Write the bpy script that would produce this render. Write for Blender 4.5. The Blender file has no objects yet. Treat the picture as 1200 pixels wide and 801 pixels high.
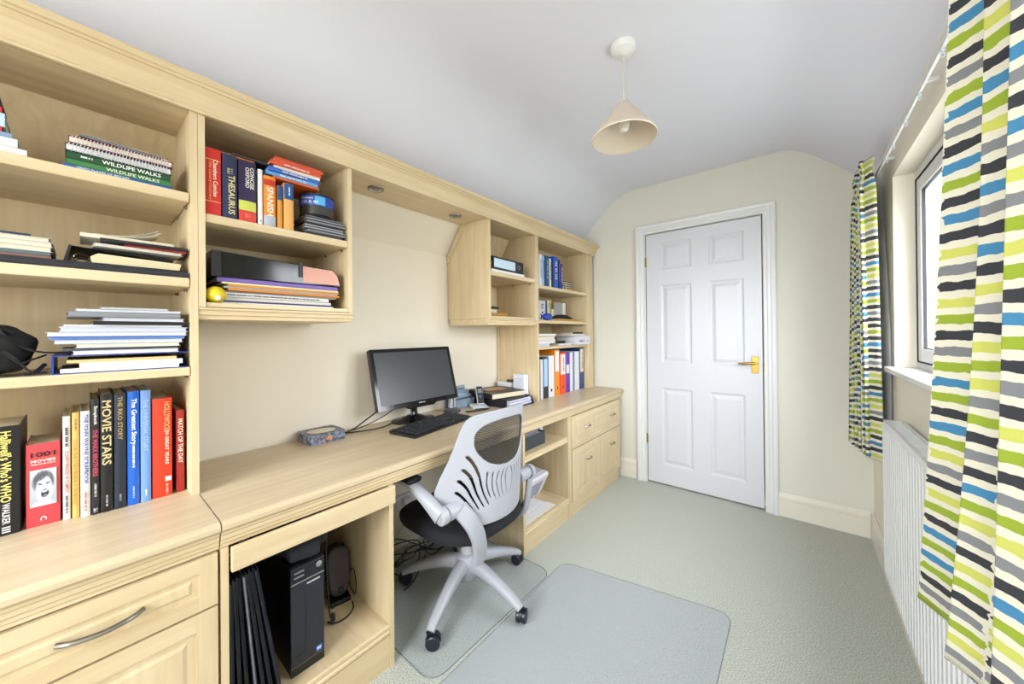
import bpy, bmesh, math, random
from mathutils import Vector, Matrix
random.seed(7)
PI = math.pi
C = bpy.context.scene.collection
scene = bpy.context.scene

# ------------------------------------------------------------------ camera
yaw, pit, roll = math.radians(39.118), math.radians(.193), math.radians(-.5318)
Fv = Vector((-math.sin(yaw)*math.cos(pit), math.cos(yaw)*math.cos(pit), math.sin(pit)))
Rv = Vector((math.cos(yaw), math.sin(yaw), 0)); Uv = Rv.cross(Fv)
R2 = Rv*math.cos(roll) + Uv*math.sin(roll); U2 = -Rv*math.sin(roll) + Uv*math.cos(roll)
cd = bpy.data.cameras.new('camera'); cam = bpy.data.objects.new('camera', cd); C.objects.link(cam)
cd.sensor_width = 36; cd.lens = 411.29*36/1200; cd.shift_y = (388.79-400.5)/1200; cd.clip_start = .02
m = Matrix.Identity(4)
for i in range(3):
    m[i][0] = R2[i]; m[i][1] = U2[i]; m[i][2] = -Fv[i]
m.translation = Vector((0, 0, 1.2059)); cam.matrix_world = m
scene.camera = cam

# ------------------------------------------------------------------ sky, daylight, exposure
w = bpy.data.worlds.new('sky'); scene.world = w; w.use_nodes = True; wn = w.node_tree
bg = wn.nodes['Background']; bg.inputs[1].default_value = 15.0
_tc = wn.nodes.new('ShaderNodeTexCoord'); _sp = wn.nodes.new('ShaderNodeSeparateXYZ'); _cr = wn.nodes.new('ShaderNodeValToRGB')
_mr = wn.nodes.new('ShaderNodeMapRange'); _mr.inputs[1].default_value = -.25; _mr.inputs[2].default_value = .35
_cr.color_ramp.elements[0].color = (.22, .23, .21, 1); _cr.color_ramp.elements[1].color = (.90, .95, 1, 1)
wn.links.new(_tc.outputs['Generated'], _sp.inputs[0]); wn.links.new(_sp.outputs['Z'], _mr.inputs[0]); wn.links.new(_mr.outputs[0], _cr.inputs[0]); wn.links.new(_cr.outputs[0], bg.inputs[0])
def portal(name, loc, direction, sx, sy):
    """marks an opening so that the sky's light is sampled through it"""
    l = bpy.data.lights.new(name, 'AREA'); l.shape = 'RECTANGLE'; l.size = sx; l.size_y = sy
    l.cycles.is_portal = True
    o = bpy.data.objects.new(name, l); C.objects.link(o); o.location = loc
    o.rotation_euler = Vector(direction).to_track_quat('-Z', 'Y').to_euler(); return o
portal('window_portal', (.48, 1.4175, 1.4525), (-1, 0, 0), 1.75, .87)
portal('rear_fill_portal', (-.725, -1.46, 1.45), (0, 1, 0), 1.36, 1.21)  # added opening behind the camera, lets in sky light as ambient fill
scene.view_settings.view_transform = 'Standard'; scene.view_settings.look = 'None'
scene.view_settings.gamma = 1; scene.view_settings.use_curve_mapping = False
scene.view_settings.exposure = 0.50

# ------------------------------------------------------------------ materials
def lin(h):
    h = h.lstrip('#'); c = [int(h[i:i+2], 16)/255 for i in (0, 2, 4)]
    return tuple(x/12.92 if x <= .04045 else ((x+.055)/1.055)**2.4 for x in c) + (1,)
MC = {}
def M(col, rough=.55, metal=0, var=.0, scale=40, bump=0, alpha=1):
    k = (col, rough, metal, var, scale, bump, alpha)
    if k in MC: return MC[k]
    mt = bpy.data.materials.new('mat_'+col.strip('#')); mt.use_nodes = True
    nt = mt.node_tree; b = nt.nodes['Principled BSDF']
    b.inputs['Base Color'].default_value = lin(col); b.inputs['Roughness'].default_value = rough
    b.inputs['Metallic'].default_value = metal; b.inputs['Alpha'].default_value = alpha
    if var or bump:
        tc = nt.nodes.new('ShaderNodeTexCoord'); n = nt.nodes.new('ShaderNodeTexNoise')
        n.inputs['Scale'].default_value = scale; n.inputs['Detail'].default_value = 4
        nt.links.new(tc.outputs['Object'], n.inputs['Vector'])
        if var:
            mx = nt.nodes.new('ShaderNodeMix'); mx.data_type = 'RGBA'
            c = lin(col); mx.inputs[6].default_value = tuple(v*(1-var) for v in c[:3])+(1,)
            mx.inputs[7].default_value = tuple(min(1, v*(1+var)) for v in c[:3])+(1,)
            nt.links.new(n.outputs['Fac'], mx.inputs[0]); nt.links.new(mx.outputs[2], b.inputs['Base Color'])
        if bump:
            bp = nt.nodes.new('ShaderNodeBump'); bp.inputs['Strength'].default_value = bump; bp.inputs['Distance'].default_value = .002
            nt.links.new(n.outputs['Fac'], bp.inputs['Height']); nt.links.new(bp.outputs['Normal'], b.inputs['Normal'])
    MC[k] = mt; return mt
def wood(name, axis, c1, c2, rough=.42):
    mt = bpy.data.materials.new(name); mt.use_nodes = True; nt = mt.node_tree; b = nt.nodes['Principled BSDF']
    g = nt.nodes.new('ShaderNodeNewGeometry'); mp = nt.nodes.new('ShaderNodeMapping')
    s = [34, 34, 34]; s['xyz'.index(axis)] = 2.2
    mp.inputs['Scale'].default_value = s; nt.links.new(g.outputs['Position'], mp.inputs['Vector'])
    n = nt.nodes.new('ShaderNodeTexNoise'); n.inputs['Scale'].default_value = 1; n.inputs['Detail'].default_value = 6; n.inputs['Distortion'].default_value = .6
    nt.links.new(mp.outputs[0], n.inputs['Vector'])
    n2 = nt.nodes.new('ShaderNodeTexNoise'); n2.inputs['Scale'].default_value = 3.0; n2.inputs['Detail'].default_value = 3
    nt.links.new(g.outputs['Position'], n2.inputs['Vector'])
    cr = nt.nodes.new('ShaderNodeValToRGB'); cr.color_ramp.elements[0].color = lin(c1); cr.color_ramp.elements[1].color = lin(c2)
    cr.color_ramp.elements[0].position = .28; cr.color_ramp.elements[1].position = .72
    ad = nt.nodes.new('ShaderNodeMath'); ad.operation = 'MULTIPLY_ADD'; ad.inputs[1].default_value = .65
    mu = nt.nodes.new('ShaderNodeMath'); mu.operation = 'MULTIPLY'; mu.inputs[1].default_value = .35
    nt.links.new(n2.outputs['Fac'], mu.inputs[0]); nt.links.new(n.outputs['Fac'], ad.inputs[0]); nt.links.new(mu.outputs[0], ad.inputs[2])
    nt.links.new(ad.outputs[0], cr.inputs['Fac']); nt.links.new(cr.outputs['Color'], b.inputs['Base Color'])
    b.inputs['Roughness'].default_value = rough
    return mt
WV = wood('maple_upright', 'z', '#C6AE86', '#DFCDA9'); WH = wood('maple_lengthwise', 'y', '#C6AE86', '#DFCDA9'); WD = wood('maple_crosswise', 'x', '#C6AE86', '#DFCDA9')
WT = wood('maple_worktop', 'y', '#BAA585', '#D1C0A1', .34)
def speck(name, c1, c2, scale, rough, bump, sheen=0):
    mt = bpy.data.materials.new(name); mt.use_nodes = True; nt = mt.node_tree; b = nt.nodes['Principled BSDF']
    g = nt.nodes.new('ShaderNodeNewGeometry')
    n = nt.nodes.new('ShaderNodeTexNoise'); n.inputs['Scale'].default_value = scale; n.inputs['Detail'].default_value = 3
    nt.links.new(g.outputs['Position'], n.inputs['Vector'])
    cr = nt.nodes.new('ShaderNodeValToRGB'); cr.color_ramp.elements[0].color = lin(c1); cr.color_ramp.elements[1].color = lin(c2)
    cr.color_ramp.elements[0].position = .36; cr.color_ramp.elements[1].position = .64
    nt.links.new(n.outputs['Fac'], cr.inputs['Fac']); nt.links.new(cr.outputs['Color'], b.inputs['Base Color'])
    bp = nt.nodes.new('ShaderNodeBump'); bp.inputs['Strength'].default_value = bump; bp.inputs['Distance'].default_value = .004
    nt.links.new(n.outputs['Fac'], bp.inputs['Height']); nt.links.new(bp.outputs['Normal'], b.inputs['Normal'])
    b.inputs['Roughness'].default_value = rough; return mt
CARPET = speck('green_grey_carpet', '#9B9E92', '#D1D4CB', 230, .95, .9)
WALL = M('#E8E0D0', .85, var=.015, scale=6, bump=.05); CEIL = M('#E2E3EE', .9, var=.01, scale=5, bump=.04); WALLG = M('#DAD7CB', .85, var=.015, scale=6, bump=.05)
GLOSS = M('#DBDCDD', .32); SKIRT = M('#E0DBCE', .35)
BLACK = M('#141519', .4); BLACKG = M('#101114', .12); DARK = M('#26282D', .5); WHITE = M('#ECECEC', .5); CHROME = M('#C9C7C2', .25, 1)
STEEL = M('#8F8C86', .3, 1); BRASS = M('#A98A45', .3, 1); PAGE = M('#D8CDB2', .8, var=.08, scale=300); PAPER = M('#E9E7E3', .7, var=.03, scale=200)

# ------------------------------------------------------------------ mesh helpers
class MB:
    def __init__(s): s.v = []; s.f = []
    def box(s, x0, x1, y0, y1, z0, z1):
        n = len(s.v)
        s.v += [(x, y, z) for z in (z0, z1) for y in (y0, y1) for x in (x0, x1)]
        s.f += [tuple(n+i for i in q) for q in ((0, 2, 3, 1), (4, 5, 7, 6), (0, 1, 5, 4), (2, 6, 7, 3), (0, 4, 6, 2), (1, 3, 7, 5))]
        return s
    def prism(s, pts, axis, a, b):
        n = len(s.v); k = len(pts)
        def P(u, v, t): return {'x': (t, u, v), 'y': (u, t, v), 'z': (u, v, t)}[axis]
        s.v += [P(u, v, a) for u, v in pts] + [P(u, v, b) for u, v in pts]
        s.f += [tuple(n+i for i in range(k))[::-1], tuple(n+k+i for i in range(k))]
        s.f += [(n+i, n+(i+1) % k, n+k+(i+1) % k, n+k+i) for i in range(k)]
        return s
    def lathe(s, prof, cx=0, cy=0, cz=0, seg=24, axis='z', cap=True):
        n = len(s.v); k = len(prof)
        for j in range(seg):
            a = 2*PI*j/seg; c, d = math.cos(a), math.sin(a)
            for r, z in prof:
                p = {'z': (r*c, r*d, z), 'x': (z, r*c, r*d), 'y': (r*d, z, r*c)}[axis]
                s.v.append((p[0]+cx, p[1]+cy, p[2]+cz))
        for j in range(seg):
            for i in range(k-1):
                a = n+j*k+i; b = n+((j+1) % seg)*k+i
                s.f.append((a, b, b+1, a+1))
        if cap:
            if prof[0][0] > 1e-6: s.f.append(tuple(n+j*k for j in range(seg))[::-1])
            if prof[-1][0] > 1e-6: s.f.append(tuple(n+j*k+k-1 for j in range(seg)))
        return s
    def sweep(s, path, size, up=(0, 0, 1), seg=10, sq=2.0):
        """path of points, size = list of (half side, half up) or one; superellipse section"""
        path = [Vector(p) for p in path]; n = len(s.v); m = len(path)
        if not isinstance(size, list): size = [size]*m
        size = [(z, z) if not isinstance(z, tuple) else z for z in size]
        upv = Vector(up)
        for i, p in enumerate(path):
            t = (path[min(i+1, m-1)]-path[max(i-1, 0)]).normalized()
            u = upv - t*upv.dot(t)
            if u.length < .08: u = Vector((1, 0, 0)) - t*t.x
            if u.length < .08: u = Vector((0, 1, 0)) - t*t.y
            u.normalize(); sd = t.cross(u)
            for j in range(seg):
                a = 2*PI*j/seg; c, d = math.cos(a), math.sin(a)
                c = math.copysign(abs(c)**(2/sq), c); d = math.copysign(abs(d)**(2/sq), d)
                s.v.append(tuple(p+sd*c*size[i][0]+u*d*size[i][1]))
        for i in range(m-1):
            for j in range(seg):
                a = n+i*seg+j; b = n+i*seg+(j+1) % seg
                s.f.append((a, b, b+seg, a+seg))
        s.f.append(tuple(n+j for j in range(seg))[::-1]); s.f.append(tuple(n+(m-1)*seg+j for j in range(seg)))
        return s
    def grid(s, fn, nu, nv):
        n = len(s.v)
        for i in range(nu+1):
            for j in range(nv+1): s.v.append(tuple(fn(i/nu, j/nv)))
        for i in range(nu):
            for j in range(nv):
                a = n+i*(nv+1)+j; s.f.append((a, a+nv+1, a+nv+2, a+1))
        return s
    def build(s, name, mat, parent=None, loc=(0, 0, 0), rot=(0, 0, 0), smooth=False, bevel=0, solid=0, seg=2, auto=35):
        me = bpy.data.meshes.new(name); me.from_pydata(s.v, [], s.f); 
        bm = bmesh.new(); bm.from_mesh(me); bmesh.ops.recalc_face_normals(bm, faces=bm.faces); bm.to_mesh(me); bm.free()
        if mat: me.materials.append(mat)
        if smooth: me.shade_smooth(); 
        o = bpy.data.objects.new(name, me); C.objects.link(o); o.parent = parent; o.location = loc; o.rotation_euler = rot
        if smooth and auto:
            me.set_sharp_from_angle(angle=math.radians(auto))
        if solid:
            md = o.modifiers.new('thick', 'SOLIDIFY'); md.thickness = solid; md.offset = 0
        if bevel:
            md = o.modifiers.new('bevel', 'BEVEL'); md.width = bevel; md.segments = seg; md.limit_method = 'ANGLE'; md.angle_limit = math.radians(40)
        return o
def spline(pts, n=8):
    P = [Vector(p) for p in pts]; P = [P[0]*2-P[1]] + P + [P[-1]*2-P[-2]]; out = []
    for i in range(1, len(P)-2):
        for k in range(n):
            t = k/n; a, b, c, d = P[i-1:i+3]
            out.append(.5*((2*b)+(-a+c)*t+(2*a-5*b+4*c-d)*t*t+(-a+3*b-3*c+d)*t**3))
    out.append(P[-2]); return out
def thing(name, label, cat, loc=(0, 0, 0), rz=0, group=None, rot=None):
    o = bpy.data.objects.new(name, None); C.objects.link(o); o.empty_display_size = .05
    o.location = loc; o.rotation_euler = rot or (0, 0, rz); o['label'] = label; o['category'] = cat
    if group: o['group'] = group
    return o
def tag(o, label, cat, group=None):
    o['label'] = label; o['category'] = cat
    if group: o['group'] = group
    return o
def struct(o): o['kind'] = 'structure'; return o
def box(name, mat, x0, x1, y0, y1, z0, z1, parent=None, bevel=0, **k):
    """mesh with its origin at the box's base centre when top-level"""
    if parent is None:
        c = ((x0+x1)/2, (y0+y1)/2, z0)
        return MB().box(x0-c[0], x1-c[0], y0-c[1], y1-c[1], 0, z1-z0).build(name, mat, None, loc=c, bevel=bevel, **k)
    return MB().box(x0, x1, y0, y1, z0, z1).build(name, mat, parent, bevel=bevel, **k)
def text(string, mat, parent, origin, base, up, length, height, name='title', extr=.0002):
    """flat lettering centred on origin, running along base, its tops towards up; '~' prints unreadable word-like marks"""
    if string.startswith('~'):
        b = Vector(base).normalized(); u = Vector(up).normalized(); o_ = Vector(origin); mb = MB(); rr = random.Random(len(string)*7+int(length*1e4)); t = -length/2
        while t < length/2-.001:
            wd = min(length/2-t, height*rr.uniform(.35, .75))
            for k in range(2 if height > .006 else 1):
                q = wd if k == 0 else wd*.5
                lo, hi = (-.5, -.12+.2*rr.random()) if k == 0 else (.15, .5)
                if height <= .006: lo, hi = -.4, .4
                n = len(mb.v); mb.v += [tuple(o_+b*(t+x)+u*(height*z)) for x, z in ((0, lo), (q*.8, lo), (q*.8, hi), (0, hi))]; mb.f.append((n, n+1, n+2, n+3))
            t += wd*(1 if rr.random() > .22 else 1.7)
        me = bpy.data.meshes.new('printed_lettering'); me.from_pydata(mb.v, [], mb.f); me.materials.append(mat)
        o = bpy.data.objects.new('printed_lettering', me); C.objects.link(o); o.parent = parent; return o
    cu = bpy.data.curves.new('t', 'FONT'); cu.body = string; cu.align_x = 'CENTER'; cu.align_y = 'CENTER'; cu.resolution_u = 2; cu.offset = .018
    to = bpy.data.objects.new('t', cu); C.objects.link(to); bpy.context.view_layer.update()
    me = bpy.data.meshes.new_from_object(to); bpy.data.objects.remove(to)
    xs = [v.co.x for v in me.vertices]; ys = [v.co.y for v in me.vertices]
    if not xs: return
    cx, cy = (min(xs)+max(xs))/2, (min(ys)+max(ys))/2; sx = length/(max(xs)-min(xs)); sy = height/max(1e-6, max(ys)-min(ys))
    b = Vector(base).normalized(); u = Vector(up).normalized(); o_ = Vector(origin)
    for v in me.vertices: v.co = o_ + b*((v.co.x-cx)*sx) + u*((v.co.y-cy)*sy)
    me.materials.clear(); me.materials.append(mat); me.name = name
    o = bpy.data.objects.new(name, me); C.objects.link(o); o.parent = parent; return o
DN, YP, ZP = (0, 0, -1), (0, 1, 0), (0, 0, 1)

# ================================================================== ROOM SHELL
XL, XR, YE, YB = -1.77, .335, 2.893, -1.35
prof = [(XL, 1.71), (-1.62, 1.915), (-1.433, 2.12), (-1.30, 2.255), (-1.22, 2.325), (-1.14, 2.365), (-1.04, 2.38), (-.1, 2.38), (-.03, 2.37), (.03, 2.34), (.115, 2.275), (.22, 2.175), (XR, 2.065)]
out = [(x, z+.08) for x, z in prof[::-1]]; out[0] = (XR+.14, 2.065); out[-1] = (XL-.10, 1.71)
struct(MB().prism(prof+out[:1]+[(XR+.14, 2.50), (XL-.10, 2.50)]+out[-1:], 'y', YB-.1, YE+.1).build('ceiling', CEIL, smooth=True, auto=30))
co = bpy.data.objects['ceiling']; co.data.materials.append(WALL)
for p_ in co.data.polygons:
    if p_.center.x < -1.64 and p_.center.z < 1.95 and abs(p_.normal.y) < .5 and p_.normal.z > -.99 and XL < p_.center.x: p_.material_index = 1   # the foot of the slope is painted like the wall
struct(box('floor', CARPET, XL-.1, XR+.25, YB-.1, YE+.1, -.06, 0))
struct(MB().box(XL-.1, XL, YB, YE, 0, 1.71).build('wall_left', WALL))
dx0, dx1, dh = -.951, -.177, 1.99
gable = [(dx1, 0), (XR, 0)]+[(XR, 2.065)]+prof[::-1][1:]+[(XL, 0), (dx0, 0), (dx0, dh), (dx1, dh)]
struct(MB().prism(gable, 'y', YE, YE+.1).build('wall_end', WALLG))
struct(box('wall_passage', WALL, -1.2, .1, YE+.11, YE+.16, 0, 2.2))
rear = MB().box(XL, -1.4, YB-.1, YB, 0, 1.7).box(-.05, XR, YB-.1, YB, 0, 2.05).box(-1.4, -.05, YB-.1, YB, 0, .85).box(-1.4, -.05, YB-.1, YB, 2.05, 2.38)  # unseen rear wall; the gap in it is added for fill light
struct(rear.build('wall_back', WALL))
# right wall with window opening
wy0, wy1, wz0, wz1 = .55, 2.285, 1.02, 1.885
rw = MB().box(XR, XR+.14, YB, wy0, 0, 2.065).box(XR, XR+.14, wy1, YE, 0, 2.065).box(XR, XR+.14, wy0, wy1, 0, wz0).box(XR, XR+.14, wy0, wy1, wz1, 2.065)
struct(rw.build('wall_right', WALL))
# window
wf = struct(MB().box(.40, .46, wy0, wy0+.05, wz0, wz1).box(.40, .46, wy1-.05, wy1, wz0, wz1).box(.40, .46, wy0+.05, wy1-.05, wz0, wz0+.05).box(.40, .46, wy0+.05, wy1-.05, wz1-.05, wz1).box(.40, .46, 1.40, 1.45, wz0+.05, wz1-.05).build('window_1', GLOSS, bevel=.004))
GASK = M('#16181C', .6)
def sash(y0, y1):
    z0, z1 = wz0+.052, wz1-.052
    MB().box(.395, .45, y0, y0+.055, z0, z1).box(.395, .45, y1-.055, y1, z0, z1).box(.395, .45, y0+.055, y1-.055, z0, z0+.055).box(.395, .45, y0+.055, y1-.055, z1-.055, z1).build('sash', GLOSS, wf, bevel=.005)
    g = .004
    MB().box(.392, .399, y0-g, y0, z0-g, z1+g).box(.392, .399, y1, y1+g, z0-g, z1+g).box(.392, .399, y0, y1, z1, z1+g).box(.392, .399, y0, y1, z0-g, z0).build('gasket', GASK, wf)
    a, b, c, d = y0+.055, y1-.055, z0+.055, z1-.055
    MB().box(.40, .41, a, a+g, c, d).box(.40, .41, b-g, b, c, d).box(.40, .41, a, b, d-g, d).box(.40, .41, a, b, c, c+g).build('gasket', GASK, wf)
    gm = bpy.data.materials.get('window_glass')
    if not gm:
        gm = bpy.data.materials.new('window_glass'); gm.use_nodes = True; nt = gm.node_tree; nt.nodes.clear()
        o = nt.nodes.new('ShaderNodeOutputMaterial'); t = nt.nodes.new('ShaderNodeBsdfTransparent'); g2 = nt.nodes.new('ShaderNodeBsdfGlossy'); g2.inputs['Roughness'].default_value = .02
        mx = nt.nodes.new('ShaderNodeMixShader'); mx.inputs[0].default_value = .05
        nt.links.new(t.outputs[0], mx.inputs[1]); nt.links.new(g2.outputs[0], mx.inputs[2]); nt.links.new(mx.outputs[0], o.inputs[0])
    MB().box(.422, .426, a, b, c, d).build('pane', gm, wf)
sash(wy0+.055, 1.395); sash(1.455, wy1-.055)
MB().box(.375, .397, 1.65, 1.77, wz0+.062, wz0+.078).build('window_handle', WHITE, wf, bevel=.003)
struct(box('trim_1', GLOSS, .30, .40, wy0+.002, wy1-.002, wz0, wz0+.022, bevel=.004)).name = 'trim_1'   # window board
# skirting boards
def skirt(name, pts_axis, a, b, face, sgn, axis):
    """moulded board: flat lower part, groove, ogee top"""
    p = [(0, 0), (.016*sgn, 0), (.016*sgn, .105), (.012*sgn, .109), (.017*sgn, .113), (.017*sgn, .128), (.010*sgn, .142), (.006*sgn, .150), (0, .150)]
    if axis == 'x': return struct(MB().prism([(face+u, v) for u, v in p], 'x', a, b).build(name, SKIRT))
    return struct(MB().prism([(face+u, v) for u, v in p], 'y', a, b).build(name, SKIRT))
skirt('baseboard_end', None, -.104, XR-.017, YE, -1, 'x')
skirt('baseboard_corner', None, -1.62, -1.035, YE, -1, 'x')
skirt('baseboard_right', None, YB, YE, XR, -1, 'y')
skirt('baseboard_left', None, .75, 1.5, XL, 1, 'y')
# door
DOORM = M('#CFD0D6', .34)
dr = struct(box('door_1', DOORM, dx0+.006, dx1-.006, YE+.012, YE+.045, .012, dh-.006))
DX = dx0+.006; DW = dx1-dx0-.012
cols = [(-.834, -.614), (-.500, -.283)]; rows = [(.161, .765), (.960, 1.573), (1.694, 1.903)]
cxm = (dx0+dx1)/2
def fr(name, x0, x1, z0, z1):
    box(name, DOORM, x0-cxm, x1-cxm, -.0265, -.0165, z0-.012, z1-.012, dr)
fr('stile', dx0+.006, cols[0][0], .012, dh-.006); fr('stile', cols[1][1], dx1-.006, .012, dh-.006); fr('stile', cols[0][1], cols[1][0], .012, dh-.006)
for c0, c1 in cols:
    for a, b in ((.012, rows[0][0]), (rows[0][1], rows[1][0]), (rows[1][1], rows[2][0]), (rows[2][1], dh-.006)): fr('rail', c0, c1, a, b)
    for z0, z1 in rows:
        # moulded slope down to the recess then a raised field
        y0, x0, x1, a, b = -.0265, c0-cxm, c1-cxm, z0-.012, z1-.012
        def ring(i, y): return [(x0+i, y, a+i), (x1-i, y, a+i), (x1-i, y, b-i), (x0+i, y, b-i)]
        mb = MB(); rs = [ring(0, y0+.0), ring(.012, y0+.0075), ring(.022, y0+.0075), ring(.042, y0+.001), ring(.046, y0+.0005)]
        for r_ in rs: mb.v += r_
        for k in range(4):
            for j in range(4): mb.f.append((k*4+j, k*4+(j+1) % 4, k*4+4+(j+1) % 4, k*4+4+j))
        mb.f.append((16, 17, 18, 19)); mb.build('panel', DOORM, dr)
for z in (1.72, .30):
    box('hinge', BRASS, dx0-.004-cxm, dx0+.008-cxm, -.030, -.018, z, z+.075, dr)
h = MB().box(-.245-cxm, -.205-cxm, -.0335, -.0265, .905, 1.020).build('handle_plate', BRASS, dr, bevel=.002)
MB().lathe([(.008, 0), (.008, .03)], -.222-cxm, -.0635, .975, 12, 'y').sweep([(-.222-cxm, -.066, .975), (-.25-cxm, -.068, .975), (-.29-cxm, -.066, .972), (-.318-cxm, -.062, .970)], [(.007, .009), (.006, .009), (.005, .008), (.004, .006)], seg=10).build('door_handle', BRASS, dr, smooth=True)
struct(box('trim_3', BRASS, -.1755, -.1715, YE-.003, YE+.02, .93, .99))
# architrave
ap_ = [(.0, -.001), (.0, -.015), (.015, -.015), (.021, -.020), (.037, -.020), (.043, -.026), (.059, -.028), (.067, -.024), (.067, -.001)]
mb = MB(); n = len(ap_)
for px, sx, pz, sz in ((-.957, -1, 0, 0), (-.957, -1, 1.992, 1), (-.171, 1, 1.992, 1), (-.171, 1, 0, 0)):
    mb.v += [(px+sx*d, e, pz+sz*d) for d, e in ap_]
for k in range(3):
    for i in range(n): mb.f.append((k*n+i, k*n+(i+1) % n, (k+1)*n+(i+1) % n, (k+1)*n+i))
struct(mb.build('trim_2', GLOSS, loc=(0, YE, 0)))

# ================================================================== FITTED FURNITURE
XF, XC = -1.40, -1.762      # front plane of the wall units, back plane
ZT = 1.877                   # underside of the cornice face
def sideprof(zb): return [(XF, zb), (XF, 1.884), (-1.636, 1.884), (XC, 1.695), (XC, zb)]
def side(par, y0, y1, zb, name='side_panel'):
    return MB().prism(sideprof(zb), 'y', y0, y1).build(name, WV, par)
def lipped(par, name, y0, y1, z0, z1, x1=XF-.004, x0=XC):
    return MB().box(x0, x1, y0, y1, z0, z1).build(name, WH, par, bevel=.003)
def pegs(par, pts):
    for y, z in pts:
        for x in (-1.45, -1.60):
            MB().lathe([(.004, 0), (.004, .009)], x, y, z, 8, 'y').build('shelf_peg', STEEL, par)
def backs(par, y0, y1, zb):
    MB().box(XC-.003, XC+.005, y0, y1, zb, 1.69).build('back_panel', WV, par)
    MB().prism([(XC-.003, 1.69), (XC+.005, 1.69), (-1.632, 1.883), (-1.638, 1.885)], 'y', y0, y1).build('sloping_back_panel', WV, par)
    MB().box(-1.634, XF-.02, y0, y1, 1.884, 1.896).build('top_board', WH, par)
# left bookcase
b = thing('bookcase', 'tall maple bookcase standing on the left worktop, crammed with books and papers', 'bookcase')
side(b, .208, .2245, .7305); side(b, -.64, -.622, .7305)
backs(b, -.622, .208, .7305)
for z0, z1, x1 in ((1.605, 1.633, XF), (1.352, 1.379, XF), (1.089, 1.114, XF)): lipped(b, 'shelf', -.621, .2065, z0, z1)
pegs(b, [(.199, z) for z in (1.598, 1.345, 1.082)])
# wall cabinet left
def shelf_mould(par, y0, y1):
    p = [(-1.745, 1.293), (XF+.001, 1.293), (XF+.001, 1.287), (XF-.005, 1.284), (XF-.002, 1.278), (XF-.002, 1.272), (XF-.010, 1.268), (XF-.010, 1.262), (XF-.006, 1.257), (-1.745, 1.257)]
    MB().prism(p, 'y', y0, y1).build('bottom_moulding', WH, par)
b = thing('wall_cabinet', 'open maple wall cabinet with two levels, joined to the tall left bookcase', 'cabinet')
side(b, .2255, .242, 1.294); side(b, .682, .698, 1.294); backs(b, .2425, .6815, 1.30)
lipped(b, 'shelf', .2425, .6815, 1.556, 1.583); lipped(b, 'bottom_board', .2425, .6815, 1.2945, 1.310); shelf_mould(b, .2255, .698)
pegs(b, [(.673, 1.549)])
# wall cabinet right
b = thing('wall_cabinet', 'open maple wall cabinet with angled back edge above the desk, beside the binder shelves', 'cabinet')
side(b, 1.512, 1.529, 1.294); side(b, 1.985, 2.0015, 1.294); backs(b, 1.53, 1.9845, 1.30)
lipped(b, 'shelf', 1.5295, 1.9845, 1.552, 1.578); lipped(b, 'bottom_board', 1.5295, 1.9845, 1.2945, 1.310); shelf_mould(b, 1.512, 2.0015)
MB().prism([(-1.762, 1.660), (-1.745, 1.668), (-1.600, 1.876), (-1.600, 1.884), (-1.634, 1.884), (-1.764, 1.697)], 'y', 1.502, 1.5115).build('scribe_strip', WV, b)
pegs(b, [(1.976, 1.545)])
# tall bookcase right
b = thing('bookcase', 'tall maple bookcase beside the door wall, holding blue books and box files', 'bookcase')
side(b, 2.0025, 2.019, .7305); side(b, 2.748, 2.764, .7305)
MB().box(XF-.02, XF, 2.7645, 2.855, .7305, 1.884).build('end_stile', WV, b, bevel=.002)
MB().box(-1.76, XF-.021, 2.83, 2.855, .7305, 1.69).build('side_panel', WV, b)
backs(b, 2.0195, 2.7475, .7305)
for z0, z1 in ((1.521, 1.544), (1.274, 1.297), (1.086, 1.107)): lipped(b, 'shelf', 2.0195, 2.7475, z0, z1)
MB().prism([(-1.764, .7305), (-1.745, .7305), (-1.745, 1.2565), (-1.764, 1.2565)], 'y', 1.990, 2.0018).build('scribe_strip', WV, b)
pegs(b, [(2.739, z) for z in (1.514, 1.267, 1.079)])
# cornice with light pelmet
b = thing('cornice', 'long moulded maple cornice running above all the wall units', 'cornice')
cp = [(XF+.001, ZT), (XF+.012, ZT), (XF+.014, ZT+.006), (XF+.011, ZT+.010), (XF+.014, ZT+.016), (XF+.018, ZT+.035), (XF+.024, ZT+.052), (XF+.033, ZT+.062), (XF+.036, ZT+.066), (XF+.042, ZT+.066), (XF+.044, ZT+.072), (XF+.050, ZT+.074), (XF+.056, ZT+.084), (XF+.056, ZT+.089), (XF-.02, ZT+.089), (XF-.02, ZT+.021), (XF+.001, ZT+.021)]
CE = 2.856
n = len(cp); mb = MB()
def off(p): return p[0]-(XF+.001)
mb.v += [(x, -.64, z) for x, z in cp] + [(x, CE+max(0, off((x, z))), z) for x, z in cp]
mb.f += [tuple(range(n))[::-1], tuple(range(n, 2*n))]+[(i, (i+1) % n, n+(i+1) % n, n+i) for i in range(n)]
mb.build('moulding', WH, b)
ret = [p for p in cp if off(p) >= 0]
mb = MB(); k = len(ret)
mb.v += [(x, CE+off((x, z)), z) for x, z in ret]+[(-1.66, CE+off((x, z)), z) for x, z in ret]
mb.f += [(i, i+1, k+i+1, k+i) for i in range(k-1)]+[tuple(range(k, 2*k))]
mb.v += [(XF, CE, ZT+.089), (-1.66, CE, ZT+.089)]
mb.build('return_moulding', WD, b, solid=.003)
MB().box(-1.632, XF, .6985, 1.5115, 1.884, 1.898).build('soffit', WH, b)
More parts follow.
